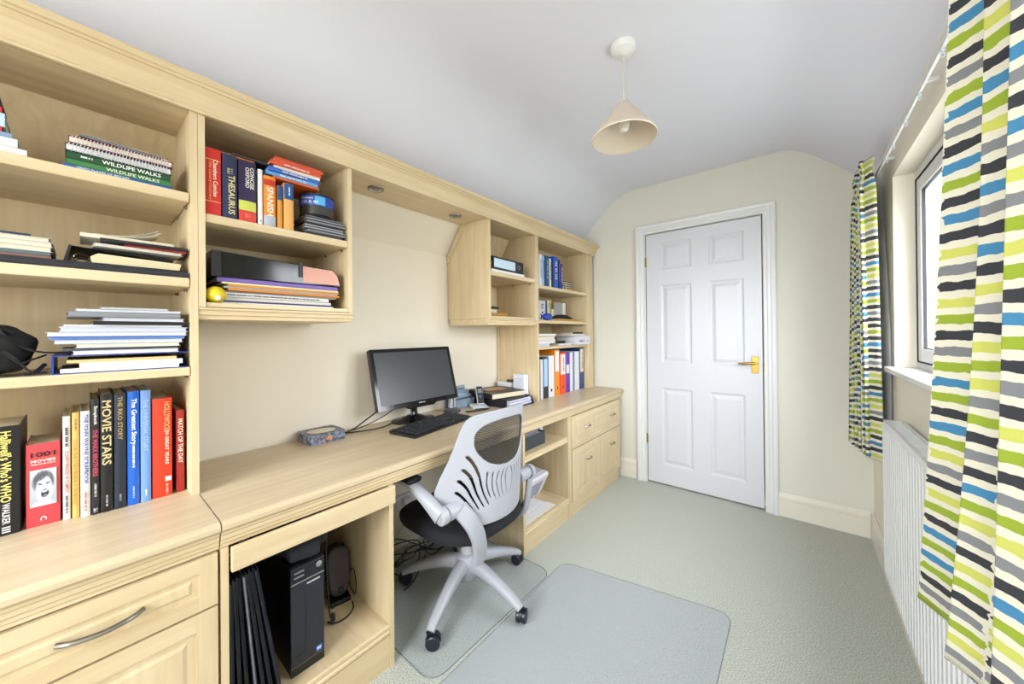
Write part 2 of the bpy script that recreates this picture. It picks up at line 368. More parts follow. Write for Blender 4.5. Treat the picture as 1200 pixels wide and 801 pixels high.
for y in (.87, 1.36):
    d = MB().lathe([(.024, -.006), (.030, -.008), (.036, -.005), (.037, 0)], -1.517, y, 1.8835, 24).build('downlight', STEEL, b, smooth=True)
    MB().lathe([(.0, -.004), (.012, -.003), (.023, -.007)], -1.517, y, 1.8835, 16, cap=False).build('lamp_lens', M('#E8E4D8', .15), d, smooth=True)
# ------------- worktops
XW = -1.143; ZW = .730
wp = [(XW-.010, ZW), (XW-.003, ZW-.003), (XW+.003, ZW-.010), (XW+.004, ZW-.020), (XW-.002, ZW-.027), (XW-.008, ZW-.030), (XW-.008, ZW-.036), (XW-.012, ZW-.040), (XW-.012, ZW-.050), (XW-.017, ZW-.054), (XW-.017, ZW-.062), (XW-.020, ZW-.066), (XW-.020, ZW-.073)]
def worktop(y0, y1, lab, loc):
    t = thing('worktop', lab, 'worktop', loc)
    pts = [(x-loc[0], z-loc[2]) for x, z in wp]+[(-1.764-loc[0], ZW-.030-loc[2]), (-1.764-loc[0], ZW-loc[2])]
    pts = [(x-loc[0], z-loc[2]) for x, z in wp[:5]]+[(-1.764-loc[0], ZW-.027-loc[2]), (-1.764-loc[0], ZW-loc[2])]
    MB().prism(pts, 'y', y0-loc[1], y1-loc[1]).build('top_board', WT, t)
    pts = [(x-loc[0], z-loc[2]) for x, z in wp[4:]]+[(-1.20-loc[0], ZW-.073-loc[2]), (-1.20-loc[0], ZW-.027-loc[2])]
    MB().prism(pts, 'y', y0-loc[1], y1-loc[1]).build('edge_moulding', WH, t)
worktop(-.64, .2235, 'short maple worktop under the tall left bookcase, left of the joint', (-1.45, -.2, .657))
worktop(.226, 2.885, 'long maple desktop running from the left bookcase to the door wall', (-1.45, 1.5, .657))
# ------------- base units
XB = -1.156
def raised(par, y0, y1, z0, z1, x, name, e=.042):
    """drawer or door front facing +x with a raised and fielded panel"""
    f = MB().box(x-.018, x-.004, y0, y1, z0, z1).build(name, WV, par)
    hf = y1-y0; hz = z1-z0; e = min(e, hz*.28)
    MB().box(x-.004, x, y0, y0+e, z0, z1).build('stile', WV, f); MB().box(x-.004, x, y1-e, y1, z0, z1).build('stile', WV, f)
    MB().box(x-.004, x, y0+e, y1-e, z0, z0+e).build('rail', WH, f); MB().box(x-.004, x, y0+e, y1-e, z1-e, z1).build('rail', WH, f)
    a, b_, c, d = y0+e, y1-e, z0+e, z1-e
    def ring(i, X): return [(X, a+i, c+i), (X, b_-i, c+i), (X, b_-i, d-i), (X, a+i, d-i)]
    rs = [ring(0, x-.0035), ring(.003, x-.007), ring(.007, x-.0075), ring(.024, x-.0012), ring(.026, x-.001)]
    if d-c < .09: rs = [ring(0, x-.0035), ring(.002, x-.007), ring(.005, x-.0075), ring(.018, x-.0012), ring(.019, x-.001)]
    mb = MB()
    for r_ in rs: mb.v += r_
    for k in range(4):
        for j in range(4): mb.f.append((k*4+j, k*4+(j+1) % 4, k*4+4+(j+1) % 4, k*4+4+j))
    mb.f.append((16, 17, 18, 19)); mb.build('panel', WV, f)
    return f
def bow(par, y0, y1, z, x, r=.005, sag=.004):
    pts = [(x+.002, y0, z), (x+.012, y0+.012, z), (x+.020, (y0*3+y1)/4, z+sag*.3), (x+.024, (y0+y1)/2, z+sag), (x+.020, (y0+y1*3)/4, z+sag*.6), (x+.012, y1-.012, z+sag*.4), (x+.002, y1, z)]
    MB().sweep(spline(pts, 4), [(r*.9, r)]*25, seg=8).build('handle', STEEL, par, smooth=True)
# left drawer unit
b = thing('drawer_cabinet', 'maple drawer cabinet in the lower left corner with a bowed metal handle', 'cabinet', (0, 0, 0))
MB().box(XC, XB-.02, -.64, -.622, 0, .656).box(XC, XB-.02, .208, .2245, 0, .656).box(XC, XC+.01, -.622, .208, 0, .656).build('carcass', WV, b)
f = raised(b, -.60, .2195, .523, .652, XB, 'drawer'); bow(f, -.033, .088, .590, XB, .0055, -.002)
f = raised(b, -.60, .2195, .110, .517, XB, 'drawer'); bow(f, -.033, .088, .33, XB, .0055, -.002)
MB().box(XB-.018, XB-.004, -.622, .2245, .0, .105).build('plinth', WH, b)
# kneehole-side open cabinet (computer bay)
b = thing('open_cabinet', 'open maple base cabinet holding the computer tower and black folders', 'cabinet')
MB().box(XC, XB, .2255, .242, 0, .656).build('side_panel', WV, b); MB().box(XC, XB+.001, .7045, .7215, 0, .656).build('side_panel', WV, b)
MB().box(XC, XC+.008, .2425, .704, .04, .656).build('back_panel', WV, b)
MB().box(XC+.01, XB-.006, .2425, .704, .130, .152).build('bottom_board', WD, b)
MB().prism([(XB-.006, .153), (XB-.002, .150), (XB-.001, .143), (XB-.005, .139), (XB-.005, .132), (XB-.001, .128), (XB-.001, .120), (XB-.010, .114), (XB-.02, .114), (XB-.02, .129), (XB-.006, .129)], 'y', .2425, .704).build('edge_moulding', WH, b)
MB().box(XB-.02, XB-.004, .2425, .704, 0, .1135).build('plinth', WH, b)
MB().box(XB+.0015, XB+.016, .245, .7225, .592, .6565).build('frieze', WH, b, bevel=.003)
# right open cabinet
b = thing('open_cabinet', 'open maple base cabinet with one shelf, holding the white printer', 'cabinet')
MB().box(XC, XB, 1.505, 1.524, 0, .656).build('side_panel', WV, b); MB().box(XC, XB, 1.985, 1.9995, 0, .656).build('side_panel', WV, b)
MB().box(XC, XC+.008, 1.5245, 1.9845, .04, .656).build('back_panel', WV, b)
MB().box(XC+.01, XB-.006, 1.5245, 1.9845, .116, .137).build('bottom_board', WD, b)
MB().box(XC+.01, XB-.012, 1.5245, 1.9845, .512, .530).build('shelf', WD, b)
ed = lambda z: [(XB-.011, z), (XB-.004, z-.002), (XB-.002, z-.009), (XB-.006, z-.014), (XB-.006, z-.021), (XB-.002, z-.026), (XB-.003, z-.034), (XB-.011, z-.038)]
MB().prism(ed(.530), 'y', 1.5245, 1.9845).build('shelf_moulding', WH, b)
MB().prism([(x+.004, z) for x, z in ed(.137)], 'y', 1.5245, 1.9845).build('edge_moulding', WH, b)
MB().box(XB-.02, XB-.004, 1.5245, 1.9845, 0, .098).build('plinth', WH, b)
# right drawer cabinet
b = thing('drawer_cabinet', 'maple cabinet by the door wall with one wide drawer above two small doors', 'cabinet')
MB().box(XC, XB-.02, 2.0005, 2.017, 0, .656).box(XC, XB-.02, 2.815, 2.835, 0, .656).box(XC, XC+.01, 2.017, 2.815, 0, .656).build('carcass', WV, b)
MB().box(XB-.019, XB+.001, 2.0005, 2.026, 0, .656).build('post', WV, b)
MB().box(XB-.019, XB+.001, 2.8355, 2.842, .09, .656).build('post', WV, b)
f = raised(b, 2.030, 2.833, .440, .652, XB+.004, 'drawer', .045); bow(f, 2.205, 2.285, .552, XB+.004, .004); bow(f, 2.63, 2.71, .552, XB+.004, .004)
f = raised(b, 2.030, 2.450, .092, .434, XB+.004, 'cabinet_door', .055); bow(f, 2.225, 2.295, .325, XB+.004, .004)
f = raised(b, 2.455, 2.833, .092, .434, XB+.004, 'cabinet_door', .055); bow(f, 2.63, 2.70, .325, XB+.004, .004)
MB().box(XB-.018, XB-.002, 2.0265, 2.80, 0, .088).build('plinth', WH, b)
#@@OBJECTS@@
# ================================================================== BOOKS AND PAPERS
def book(name, label, x, y, z, w_, h, d, cover, titles=(), group=None, lying=False, pages_out=False, tilt=0, cat='book', rot=0, page=None, rough=.4, blocks=(), rnd=.003):
    """spine (or the page edges when pages_out) at local x=0 facing +x; thickness along +y, height along +z.
    lying: (x, y, z) is the right-hand bottom corner of the stacked book"""
    r = (PI/2, 0, rot) if lying else (tilt, 0, rot)
    t = thing(name, label, cat, (x, y, z), group=group, rot=r)
    c = M(cover, rough); b = .0022 if w_ > .012 else .0008
    if pages_out: s0, s1, p0, p1 = -d, -d+.003, -d+.003, -.003
    else: s0, s1, p0, p1 = -.003, 0, -d+.003, -.003
    mb = MB().box(-d, 0 if pages_out else -.003, 0, b, 0, h).box(-d, 0 if pages_out else -.003, w_-b, w_, 0, h)
    if pages_out: mb.box(s0, s1, b, w_-b, 0, h)
    else:
        k = 6 if w_ > .012 else 2; rb = min(rnd, w_*.12)
        prof = [(-.0035, 0)]+[(rb*math.sin(PI*i/k)-.0005, w_*(.02+.96*i/k)) for i in range(k+1)]+[(-.0035, w_)]
        mb.prism(prof, 'z', 0, h)
    o = mb.build('cover', c, t)
    MB().box(p0, p1, b, w_-b, .003, h-.003).build('pages', page or PAGE, t)
    X = .0007+(0 if pages_out else min(rnd, w_*.12))
    for (zc, hh, col) in blocks:
        k = 6; rb = min(rnd, w_*.12)
        prof = [(rb*math.sin(PI*i/k)-.0002, w_*(.02+.96*i/k)) for i in range(k+1)]+[(rb*math.sin(PI*(k-i)/k)-.0006, w_*(.02+.96*(k-i)/k)) for i in range(k+1)]
        MB().prism(prof, 'z', zc-hh/2, zc+hh/2).build('colour_band', M(col, rough), t)
    for s, zc, L, H, col, *yy in titles:
        yo = yy[0] if yy else .5
        upright = len(yy) > 1 and yy[1] == 'flat'
        if upright: text(s, M(col, .5), t, (X+.0004, w_*yo, zc), YP, ZP, L, H)
        else: text(s, M(col, .5), t, (X+.0004, w_*yo, zc), DN, YP, L, H)
    return t
G = 'film books in a row on the left worktop'
ZD = .7305
def B(label, x, y0, y1, h, cover, titles=(), d=.2, **k): return book('book', label, x, y0, ZD, (y1-y0)-.001, h, d, cover, titles, group=G, **k)
B('thick black book lettered Halliwell\'s Who\'s Who in the Movies, far left', -1.485, -.166, -.093, .262, '#15161B', [("Halliwell's Who's WHO", .165, .170, .016, '#E8DC78', .72), ('in the Movies', .19, .105, .016, '#E8E08A', .34), ('WALKER', .052, .05, .011, '#DADADA', .72), ('III', .014, .014, .012, '#DADADA', .72)], d=.18)
b = B('short fat red book reading 1001 MOVIES with a photo of a laughing child', -1.49, -.087, -.033, .207, '#C8424A', [('1001', .180, .038, .013, '#2A1416', .5, 'flat'), ('MOVIES', .164, .038, .007, '#F3E9E0', .5, 'flat'), ('~', .156, .038, .003, '#F3E9E0', .5, 'flat'), ('C', .018, .010, .010, '#F3E9E0', .5)], d=.16, rnd=.001)
X = .0026
box('photo_print', M('#B9C6D6', .5), X-.0008, X, .006, .047, .050, .142, b)
PH = bpy.data.materials.new('black_and_white_print'); PH.use_nodes = True; _n = PH.node_tree; _a = _n.nodes.new('ShaderNodeVertexColor'); _a.layer_name = 'tone'
_n.links.new(_a.outputs[0], _n.nodes['Principled BSDF'].inputs['Base Color']); _n.nodes['Principled BSDF'].inputs['Roughness'].default_value = .5
def tone(u, v):
    el = lambda cx, cy, rx, ry, an=0: (((u-cx)*math.cos(an)+(v-cy)*math.sin(an))/rx)**2+((-(u-cx)*math.sin(an)+(v-cy)*math.cos(an))/ry)**2
    sm_ = lambda e, w_=.35: max(0, min(1, (1-e)/w_))
    t = .66+.12*v
    t += (.30-t)*sm_(el(.50, .66, .46, .34))*(.85+.15*math.sin(40*u+9*v))
    t += (.86-.28*abs(u-.62)-t)*sm_(el(.53, .44, .35, .40), .25)
    t += (.30-t)*sm_(el(.40, .80, .30, .10, .25))*(.8+.2*math.sin(50*u))
    t += (.34-t)*sm_(el(.38, .60, .10, .030, -.2)); t += (.34-t)*sm_(el(.68, .61, .10, .030, .2))
    t += (.60-t)*sm_(el(.54, .50, .05, .06))*.6
    t += (.14-t)*sm_(el(.56, .33, .17, .12, .15)); t += (.92-t)*sm_(el(.56, .385, .12, .030, .15)); t += (.45-t)*sm_(el(.57, .27, .09, .035))
    t += (.80-t)*sm_(el(.5, .02, .5, .12))
    return t
_mb = MB().grid(lambda u, v: (X+.0002, .0065+.040*u, .051+.090*v), 30, 48); _me = bpy.data.meshes.new('printed_photo'); _me.from_pydata(_mb.v, [], _mb.f); _ca = _me.color_attributes.new('tone', 'FLOAT_COLOR', 'POINT')
for k in range(len(_me.vertices)):
    q = tone((k//49)/30, (k % 49)/48)**2.0; _ca.data[k].color = (q*.88, q*.95, q*1.05, 1)
_me.materials.append(PH); _o = bpy.data.objects.new('printed_photo', _me); C.objects.link(_o); _o.parent = b
B('slim white book on clown princes of comedy beside the 1001 movies book', -1.484, -.030, -.0165, .269, '#D9D7D6', [('~', .215, .05, .006, '#2B2B33'), ('CLOWN PRINCES OF COMEDY', .125, .11, .0065, '#C23B30'), ('~', .04, .045, .005, '#44464C')])
B('slim tan book with faint gold lettering, second right of the 1001 movies book', -1.478, -.015, -.002, .277, '#D2AE62', [('~', .12, .17, .007, '#B08A36'), ('~', .245, .03, .004, '#8B6A2A')])
B('cream book titled The John Wayne Scrapbook in blue capitals', -1.470, -.001, .0165, .279, '#E4E1D6', [('THE JOHN WAYNE SCRAPBOOK', .178, .185, .010, '#2C4FA8'), ('~', .04, .05, .005, '#B06A70')])
B('black book with pink lettering about the Marx Brothers', -1.466, .0175, .032, .309, '#17171C', [('Scrapbook', .265, .05, .008, '#E4E0DC'), ('THE MARX BROTHERS', .165, .125, .0085, '#D0435E'), ('~', .065, .035, .005, '#BBBBBB'), ('~4', .012, .010, .007, '#E8E8E8')])
B('tall black book titled MOVIE STARS in pale gold capitals', -1.465, .033, .0565, .319, '#0F1013', [('MOVIE STARS', .215, .175, .017, '#CDBB8A'), ('~', .03, .03, .005, '#A9A9A9')])
B('tall navy book titled The RKO Story in small gold capitals', -1.464, .0575, .081, .317, '#1A2435', [('THE RKO STORY', .25, .12, .009, '#A8915A'), ('~', .03, .02, .005, '#9B9B9B')])
B('tall bright blue glossy book with white script The Greatest Story', -1.466, .082, .107, .320, '#1B5FC4', [('The Greatest Story', .235, .13, .013, '#E7EEF8'), ('~', .14, .07, .005, '#E7EEF8'), ('~', .035, .035, .004, '#BBD0EE')], rough=.2)
B('tall pale blue book between the bright blue and the red one', -1.465, .108, .1295, .320, '#6E95CF', [('THE UNIVERSAL STORY', .22, .15, .009, '#9DBBE2'), ('~', .025, .02, .005, '#D8E4F5')])
b = B('fat red book lettered Hollywood 50 Great Years', -1.468, .131, .175, .291, '#D63A22', [('HOLLYWOOD', .235, .09, .013, '#C9A46A', .72), ('50 GREAT YEARS', .145, .10, .008, '#EBD9C8', .72), ('~', .022, .03, .006, '#D8B7A0', .72)], rough=.22)
box('spine_emblem', M('#DDE3EC', .5), .003, .0036, .027, .040, .045, .058, b)
B('thin dark red annual titled Match of the Day at the right end', -1.475, .183, .203, .249, '#A3251F', [('MATCH OF THE DAY', .155, .135, .011, '#EADCCB')])
# upper shelf, left cabinet
G = 'reference books in the left wall cabinet'; ZD = 1.5835; XS = -1.412
B('red Chambers Concise 20th Century Dictionary with gold bands', XS, .2435, .284, .207, '#C8261C', [('Chambers Concise', .115, .115, .011, '#F0D9C8', .62), ('20th Century Dictionary', .105, .12, .009, '#D9923E', .3)], d=.15, blocks=[(.172, .0022, '#E4B45A'), (.042, .0022, '#E4B45A')])
B('dark blue thesaurus with gold capitals and crest', XS, .2855, .325, .204, '#232B4E', [('THESAURUS', .075, .125, .017, '#D9C98E', .6), ('~', .15, .018, .014, '#A8996B')], d=.15)
B('dark purple Concise Oxford dictionary with yellow and red foot', XS, .327, .377, .201, '#241C42', [('CONCISE', .145, .072, .011, '#E4E0D6', .74), ('OXFORD', .145, .068, .011, '#E4E0D6', .48), ('~o', .018, .014, .014, '#D97A62')], d=.15, blocks=[(.052, .032, '#C6CB58'), (.018, .034, '#D63C32')])
B('slim white paperback wedged beside the Oxford dictionary', XS, .381, .395, .187, '#E4E2E0', [('~n', .010, .006, .006, '#44507A')], d=.14)
B('orange dictionary with a red band and the word SPANISH', XS, .3965, .434, .172, '#E8871E', [('SPANISH', .085, .10, .020, '#F4E9D6')], d=.14, blocks=[(.150, .020, '#C23024'), (.018, .034, '#AEB8C4')])
B('small orange guide with a dark blue top, left of its twin', XS, .438, .4545, .150, '#D0913C', (), d=.13, blocks=[(.124, .05, '#1F4E86')])
B('small pale orange guide with dark blue top, beside the disc spindle', XS+.004, .4575, .489, .164, '#E2A45C', [('~', .135, .035, .006, '#CFE0F0')], d=.13, blocks=[(.135, .056, '#1C4F8C')])
# stack lying on top of them
G = 'paperbacks lying on the upright dictionaries'
def L(label, x, yr, z, th, length, cover, titles=(), d=.15, group=None, rot=0, cat='book', **k):
    return book('book' if cat == 'book' else cat.replace(' ', '_'), label, x, yr, z, th, length, d, cover, titles, group=group, lying=True, rot=rot, cat=cat, **k)
z = 1.7715
L('orange booklet lying directly on the red and blue dictionaries', -1.43, .375, 1.793, .004, .13, '#E07A2A', d=.13, group=G)
L('dark glossy booklet lying across the dictionary tops', -1.425, .44, 1.7985, .004, .125, '#3A3D46', d=.14, group=G)
z = 1.757
for lab, th, ln, col, dy, pg in [('orange paperback lowest of the stack on the dictionaries', .008, .15, '#C85A22', 0, 1), ('light blue paperback second from the bottom of that stack', .013, .165, '#5C9BD8', -.004, 0), ('royal blue paperback in the middle of the small stack', .013, .165, '#2C62B8', .001, 0), ('white paperback with a dark spine under two orange ones', .012, .15, '#DAD6D0', .004, 1), ('orange-red paperback, second from the top of the stack', .013, .165, '#D9502A', .008, 0), ('red and cream paperback on the very top of the stack', .016, .16, '#CC4A2C', .016, 1)]:
    L(lab, -1.41, .575+dy, z, th, ln, col, d=.16, group=G, rot=.05*random.uniform(-1, 1), titles=([] if pg else [('~', ln*.5, ln*.5, th*.5, '#F2E8D8')]), pages_out=False)
    z += th+.0006
# CD spindle and cases
t = thing('disc_spindle', 'round black disc spindle with a blue wrapper reading Verbatim CD-R 80', 'disc spindle', (-1.470, .592, 1.6545))
MB().lathe([(.058, 0), (.062, .004), (.062, .008), (.060, .010)], 0, 0, 0, 40).build('base', BLACKG, t, smooth=True)
MB().lathe([(.0595, .0117), (.0595, .045)], 0, 0, 0, 40).build('disc_stack', M('#4A4A48', .2, .4), t, smooth=True)
MB().lathe([(.0600, .0455), (.0605, .047), (.0605, .081), (.0600, .083)], 0, 0, 0, 40).build('paper_wrapper', M('#1E43A6', .3), t, smooth=True)
MB().lathe([(.060, .0835), (.061, .0845), (.061, .090), (.05, .094), (.008, .095), (.006, .102), (0, .102)], 0, 0, 0, 40).build('lid', M('#2A2C30', .1), t, smooth=True)
def wraptext(s, parent, R, a0, a1, z, H, col):
    cu = bpy.data.curves.new('t', 'FONT'); cu.body = s; cu.resolution_u = 2; to = bpy.data.objects.new('t', cu); C.objects.link(to); bpy.context.view_layer.update()
    me = bpy.data.meshes.new_from_object(to); bpy.data.objects.remove(to)
    xs = [v.co.x for v in me.vertices]; ys = [v.co.y for v in me.vertices]
    for v in me.vertices:
        a = a0+(a1-a0)*(v.co.x-min(xs))/(max(xs)-min(xs)); v.co = (R*math.cos(a), R*math.sin(a), z+H*(v.co.y-min(ys))/(max(ys)-min(ys)))
    me.materials.clear(); me.materials.append(M(col, .5)); me.name = 'title'; o = bpy.data.objects.new('title', me); C.objects.link(o); o.parent = parent
wraptext('Verbatim', t, .0611, -1.35, -.60, .068, .009, '#E6EEF8'); wraptext('CD-R 80', t, .0611, -1.35, -.3, .052, .011, '#E6EEF8')
MB().grid(lambda u, v: (.0608*math.cos(-.5+.6*u), .0608*math.sin(-.5+.6*u), .048+.032*v), 8, 1).build('label_patch', M('#58A8DC', .3), t)
zz = 1.5835
for i, (lab, dy, dd, tk) in enumerate([('black-trayed disc case at the bottom of the pile under the spindle', .02, 0, .0117), ('grey disc case second from the bottom under the spindle', -.005, .01, .0117), ('clear disc case third from the bottom under the spindle', .012, .004, .0117), ('dark disc case fourth from the bottom under the spindle', .006, -.006, .0117), ('scuffed clear disc case fifth from the bottom under the spindle', -.008, .005, .0117), ('disc case topmost of the pile, directly under the spindle', .0, 0, .0105)]):
    c = thing('disc_case', lab, 'disc case', (-1.412+dd, .672-dy*.4, zz), group='disc cases under the spindle')
    MB().box(-.125, 0, -.142, 0, 0, tk*.25).box(-.125, 0, -.142, 0, tk*.8, tk).build('case_shell', M(['#6E6E72', '#9A9CA2', '#B9BABF', '#55565A', '#A2A3A8', '#86878C'][i], .15), c)
    MB().box(-.123, -.003, -.139, -.003, tk*.27, tk*.78).build('disc_tray', M(['#1B1B1E', '#38393D', '#5A5B60', '#161618', '#303135', '#4A4048'][i], .3), c)
    zz += tk+.0003
# lower shelf of the left cabinet
zz = 1.3105
G = 'magazines and folders under the black box'
for lab, th, yl, yr, col, po, tt in [('thin white brochure at the bottom of the pile in the left cabinet', .005, .285, .635, '#E6E4E6', 0, ''), ('thin purple-edged folder near the bottom of the pile', .005, .27, .63, '#4B3F78', 0, ''), ('white magazine with a black corner, third from the bottom', .010, .28, .625, '#DCDAD4', 0, ''), ('white periodical with lines of black print along its spine', .014, .262, .615, '#DAD8D6', 0, '~'), ('thin grey magazine on the printed white periodical', .006, .265, .645, '#8F9296', 0, ''), ('orange folder, lower of the two orange ones', .007, .30, .655, '#D98324', 0, ''), ('blue-grey magazine between the orange folders', .006, .29, .648, '#A7AEB2', 0, ''), ('orange folder, upper of the two orange ones', .006, .30, .652, '#DE9230', 0, ''), ('cream folder under the purple one', .006, .285, .65, '#DDD2A6', 0, ''), ('thick purple folder topmost of the pile, right under the black box', .015, .275, .650, '#7A62B0', 0, '')]:
    L(lab, -1.425+random.uniform(-.006, .006), yr, zz, th, yr-yl, col, d=.22, group=G, cat='magazine' if 'folder' not in lab else 'folder', titles=([(tt, (yr-yl)/2, (yr-yl)*.8, .005, '#33333A')] if tt else ()), rot=random.uniform(-.015, .015))
    zz += th+.0005
t = thing('desk_tidy', 'glossy black plastic tray turned upside down with a reflective pink end, on the magazines', 'tray', (-1.43, .46, zz+.0005))
MB().prism([(-.20, 0), (.205, 0), (.195, .045), (.175, .066), (-.17, .082), (-.20, .082)], 'x', -.0, -.20).build('shell', M('#1A191B', .12), t, bevel=.003)
MB().box(.0003, .003, -.20, -.175, .0, .082).build('foot', BLACK, t, bevel=.001); MB().box(.0003, .004, .05, .063, .025, .078).build('foot', BLACK, t, bevel=.001)
MB().prism([(.065, .007), (.200, .007), (.190, .044), (.172, .063), (.065, .066)], 'x', .0002, .0012).build('copper_end', M('#B5806E', .3, .2), t)
t = thing('toy_ball', 'yellow ball with a white knob in the corner of the left wall cabinet', 'ball', (-1.426, .2705, 1.3105))
MB().lathe([(0, 0)]+[(.0262*math.sin(PI*i/14), .0262-.0262*math.cos(PI*i/14)) for i in range(1, 14)]+[(0, .0524)], seg=24, cap=False).build('ball', M('#E2C81E', .35), t, smooth=True)
MB().lathe([(0, .010)]+[(.008*math.sin(PI*i/8), .010-.008*math.cos(PI*i/8)) for i in range(1, 8)]+[(0, .010)], 0, 0, 0, 12, 'x', cap=False).build('knob', WHITE, t, (.020, 0, .014), smooth=True)
# ------------- left bookcase shelves
G = 'walking books and wire-bound notebooks on the top shelf'
z = 1.6335
L('flat blue book about video places of Britain, lowest on the top shelf', -1.415, .170, z, .008, .197, '#2A5AA8', [('VIDEO PLACES OF BRITAIN', .13, .09, .0045, '#DCE6F4')], d=.21, group=G); z += .0085
L('mid green Wildlife Walks book under the darker green one', -1.415, .169, z, .014, .19, '#3C7A42', [('WILDLIFE WALKS', .075, .10, .009, '#D8E0C8')], d=.21, group=G)
z += .0145
L('dark green Wildlife Walks book lying on the lighter green one', -1.415, .167, z, .018, .188, '#1D4A2C', [('WILDLIFE WALKS', .075, .11, .010, '#EDEFE6'), ('~', .155, .02, .006, '#E6E6E6')], d=.21, group=G); z += .0185
def coil(par, y0, y1, x, z, r, n, mat, wr=.0007):
    pts = []
    for i in range(n*10+1):
        a = 2*PI*i/10; pts.append((x+r*math.cos(a), y0+(y1-y0)*i/(n*10), z+r*math.sin(a)))
    return MB().sweep(pts, wr, seg=5).build('spiral_binding', mat, par, smooth=True)
def notebook(label, x, yr, z, th, ln, d, cover, paper, rot, grp, n=30, slope=0):
    t = thing('notebook', label, 'notebook', (x, yr, z), group=grp, rot=(slope, 0, rot))
    MB().box(-d, -.004, -ln, 0, 0, .0012).box(-d, -.004, -ln, 0, th-.0012, th).build('cover', M(cover, .4), t)
    MB().box(-d+.002, -.007, -ln+.002, -.002, .0014, th-.0014).build('pages', M(paper, .8), t)
    coil(t, -ln+.006, -.006, -.003, th/2, th/2+.0015, n, M('#E4E4E6', .25, .3), .0009)
    return t
notebook('white wire-bound notebook lying on the green walking books', -1.412, .170, z+.0015, .018, .193, .15, '#3C4048', '#DADADC', 0, G); z += .0225
notebook('red-edged wire-bound notebook, second of the three notebooks', -1.413, .172, z+.0015, .016, .19, .15, '#B3324A', '#E2DCCB', -.01, G); z += .0205
t = book('brochure', 'grey folded brochure sloping between the upper notebooks', -1.425, .150, z, .006, .15, .11, '#6F7074', lying=True, group=G, cat='brochure', rot=.10)
z += .0065
notebook('brown-covered wire-bound notebook on top of the green books', -1.452, .168, z+.0015, .010, .155, .12, '#8A5A28', '#CFC4AE', .05, G)
# left partial stack on the top shelf
G = 'small boxes and books at the far left of the top shelf'
z = 1.6335
for lab, th, yr, col, tt in [('red and white book with a red logo at the far left of the top shelf', .018, -.079, '#DDDBDD', '~'), ('white paperback with blue edge lying at the far left', .020, -.092, '#E3E3E3', ''), ('grey blue booklet above the white paperback at far left', .010, -.099, '#7C96B8', ''), ('red-edged card pack at the far left of the top shelf', .010, -.113, '#BF2F2C', ''), ('pale blue tin at the far left of the top shelf', .032, -.109, '#B9D8E4', ''), ('red booklet near the top of the far left pile', .012, -.113, '#C22B2B', ''), ('dark booklet above the red one in the far left pile', .014, -.116, '#3C3A44', ''), ('purple booklet topmost of the far left pile', .012, -.116, '#4A2E6E', '')]:
    L(lab, -1.42, yr, z, th, .17, col, d=.14, group=G, titles=([(tt, .13, .03, .009, '#B8262A'), ('~', .158, .014, .012, '#C9484A')] if tt else ())); z += th+.0005
# second shelf: long black folder, magazines, open binder, notebooks
z = 1.3795
L('long flat black folder lying under the papers on the second shelf', -1.408, .202, z, .018, .42, '#22242C', d=.28, cat='folder')
z2 = 1.398
G = 'magazines at the left of the second shelf'
for lab, th, yr, col in [('striped orange and grey journal lowest at left of second shelf', .007, -.045, '#8B6558'), ('teal-grey journal above the striped one', .009, -.046, '#5D6C70'), ('white magazine in the middle of the left second-shelf pile', .012, -.043, '#D8D6DA'), ('white magazine second from the top of the left second-shelf pile', .011, -.042, '#E0DEE2'), ('lilac-white magazine with curled cover, left second-shelf pile', .010, -.046, '#C9C9D8'), ('dark blue booklet topmost of the left second-shelf pile', .005, -.075, '#28304A')]:
    L(lab, -1.425, yr, z2, th, .22, col, d=.2, group=G, cat='magazine', pages_out=(th > .009)); z2 += th+.0005
t = thing('ring_binder', 'black ring binder lying open-ended with thick yellowed pages on the second shelf', 'ring binder', (-1.425, .195, 1.3982))
MB().box(-.24, -.005, -.215, 0, 0, .0025).prism([(-.222, 0), (-.217, 0), (-.208, .042), (-.213, .043)], 'x', -.24, -.005).prism([(-.213, .0425), (-.208, .0425), (-.02, .030), (-.02, .0275)], 'x', -.24, -.012).build('cover', BLACK, t)
MB().prism([(-.175, .003), (-.008, .003), (-.004, .022), (-.165, .028), (-.178, .018)], 'x', -.22, -.003).build('pages', M('#D9CBA4', .8, var=.12, scale=400), t)
for xx in (-.04, -.10, -.16):
    MB().sweep([(xx, -.193+.013*math.cos(a), .017+.013*math.sin(a)) for a in [2*PI*i/16 for i in range(17)]], .0012, seg=6).build('ring', CHROME, t, smooth=True)
G = 'loose pads piled on the ring binder'
L('white writing pad sloping on the ring binder', -1.42, .193, 1.4435, .007, .17, '#DFE0E6', d=.16, group=G, cat='writing pad', rot=.06, pages_out=True)
L('dark red slim book under the black one on the binder', -1.412, .200, 1.4510, .007, .125, '#7A2420', d=.14, group=G, rot=-.05)
L('slim black book on the dark red one', -1.408, .203, 1.4585, .008, .17, '#1A1B20', d=.15, group=G, rot=-.03)
t = thing('notepad', 'cream notepad with its top pages curling up, on top of the black book', 'notepad', (-1.43, .175, 1.467))
MB().box(-.13, 0, -.175, 0, 0, .010).build('pages', M('#D8CFB8', .8, var=.06, scale=300), t)
MB().grid(lambda u, v: (-.13*v, -.15+.12*u, .011+.034*u**2.5+.004*v), 12, 2).build('curled_page', M('#CFC8BA', .7), t, smooth=True, solid=.0008)
MB().grid(lambda u, v: (-.12*v, -.15+.125*u+.0*v, .0115+.028*u**3), 12, 2).build('curled_page', M('#E2DCCC', .7), t, smooth=True, solid=.0006)
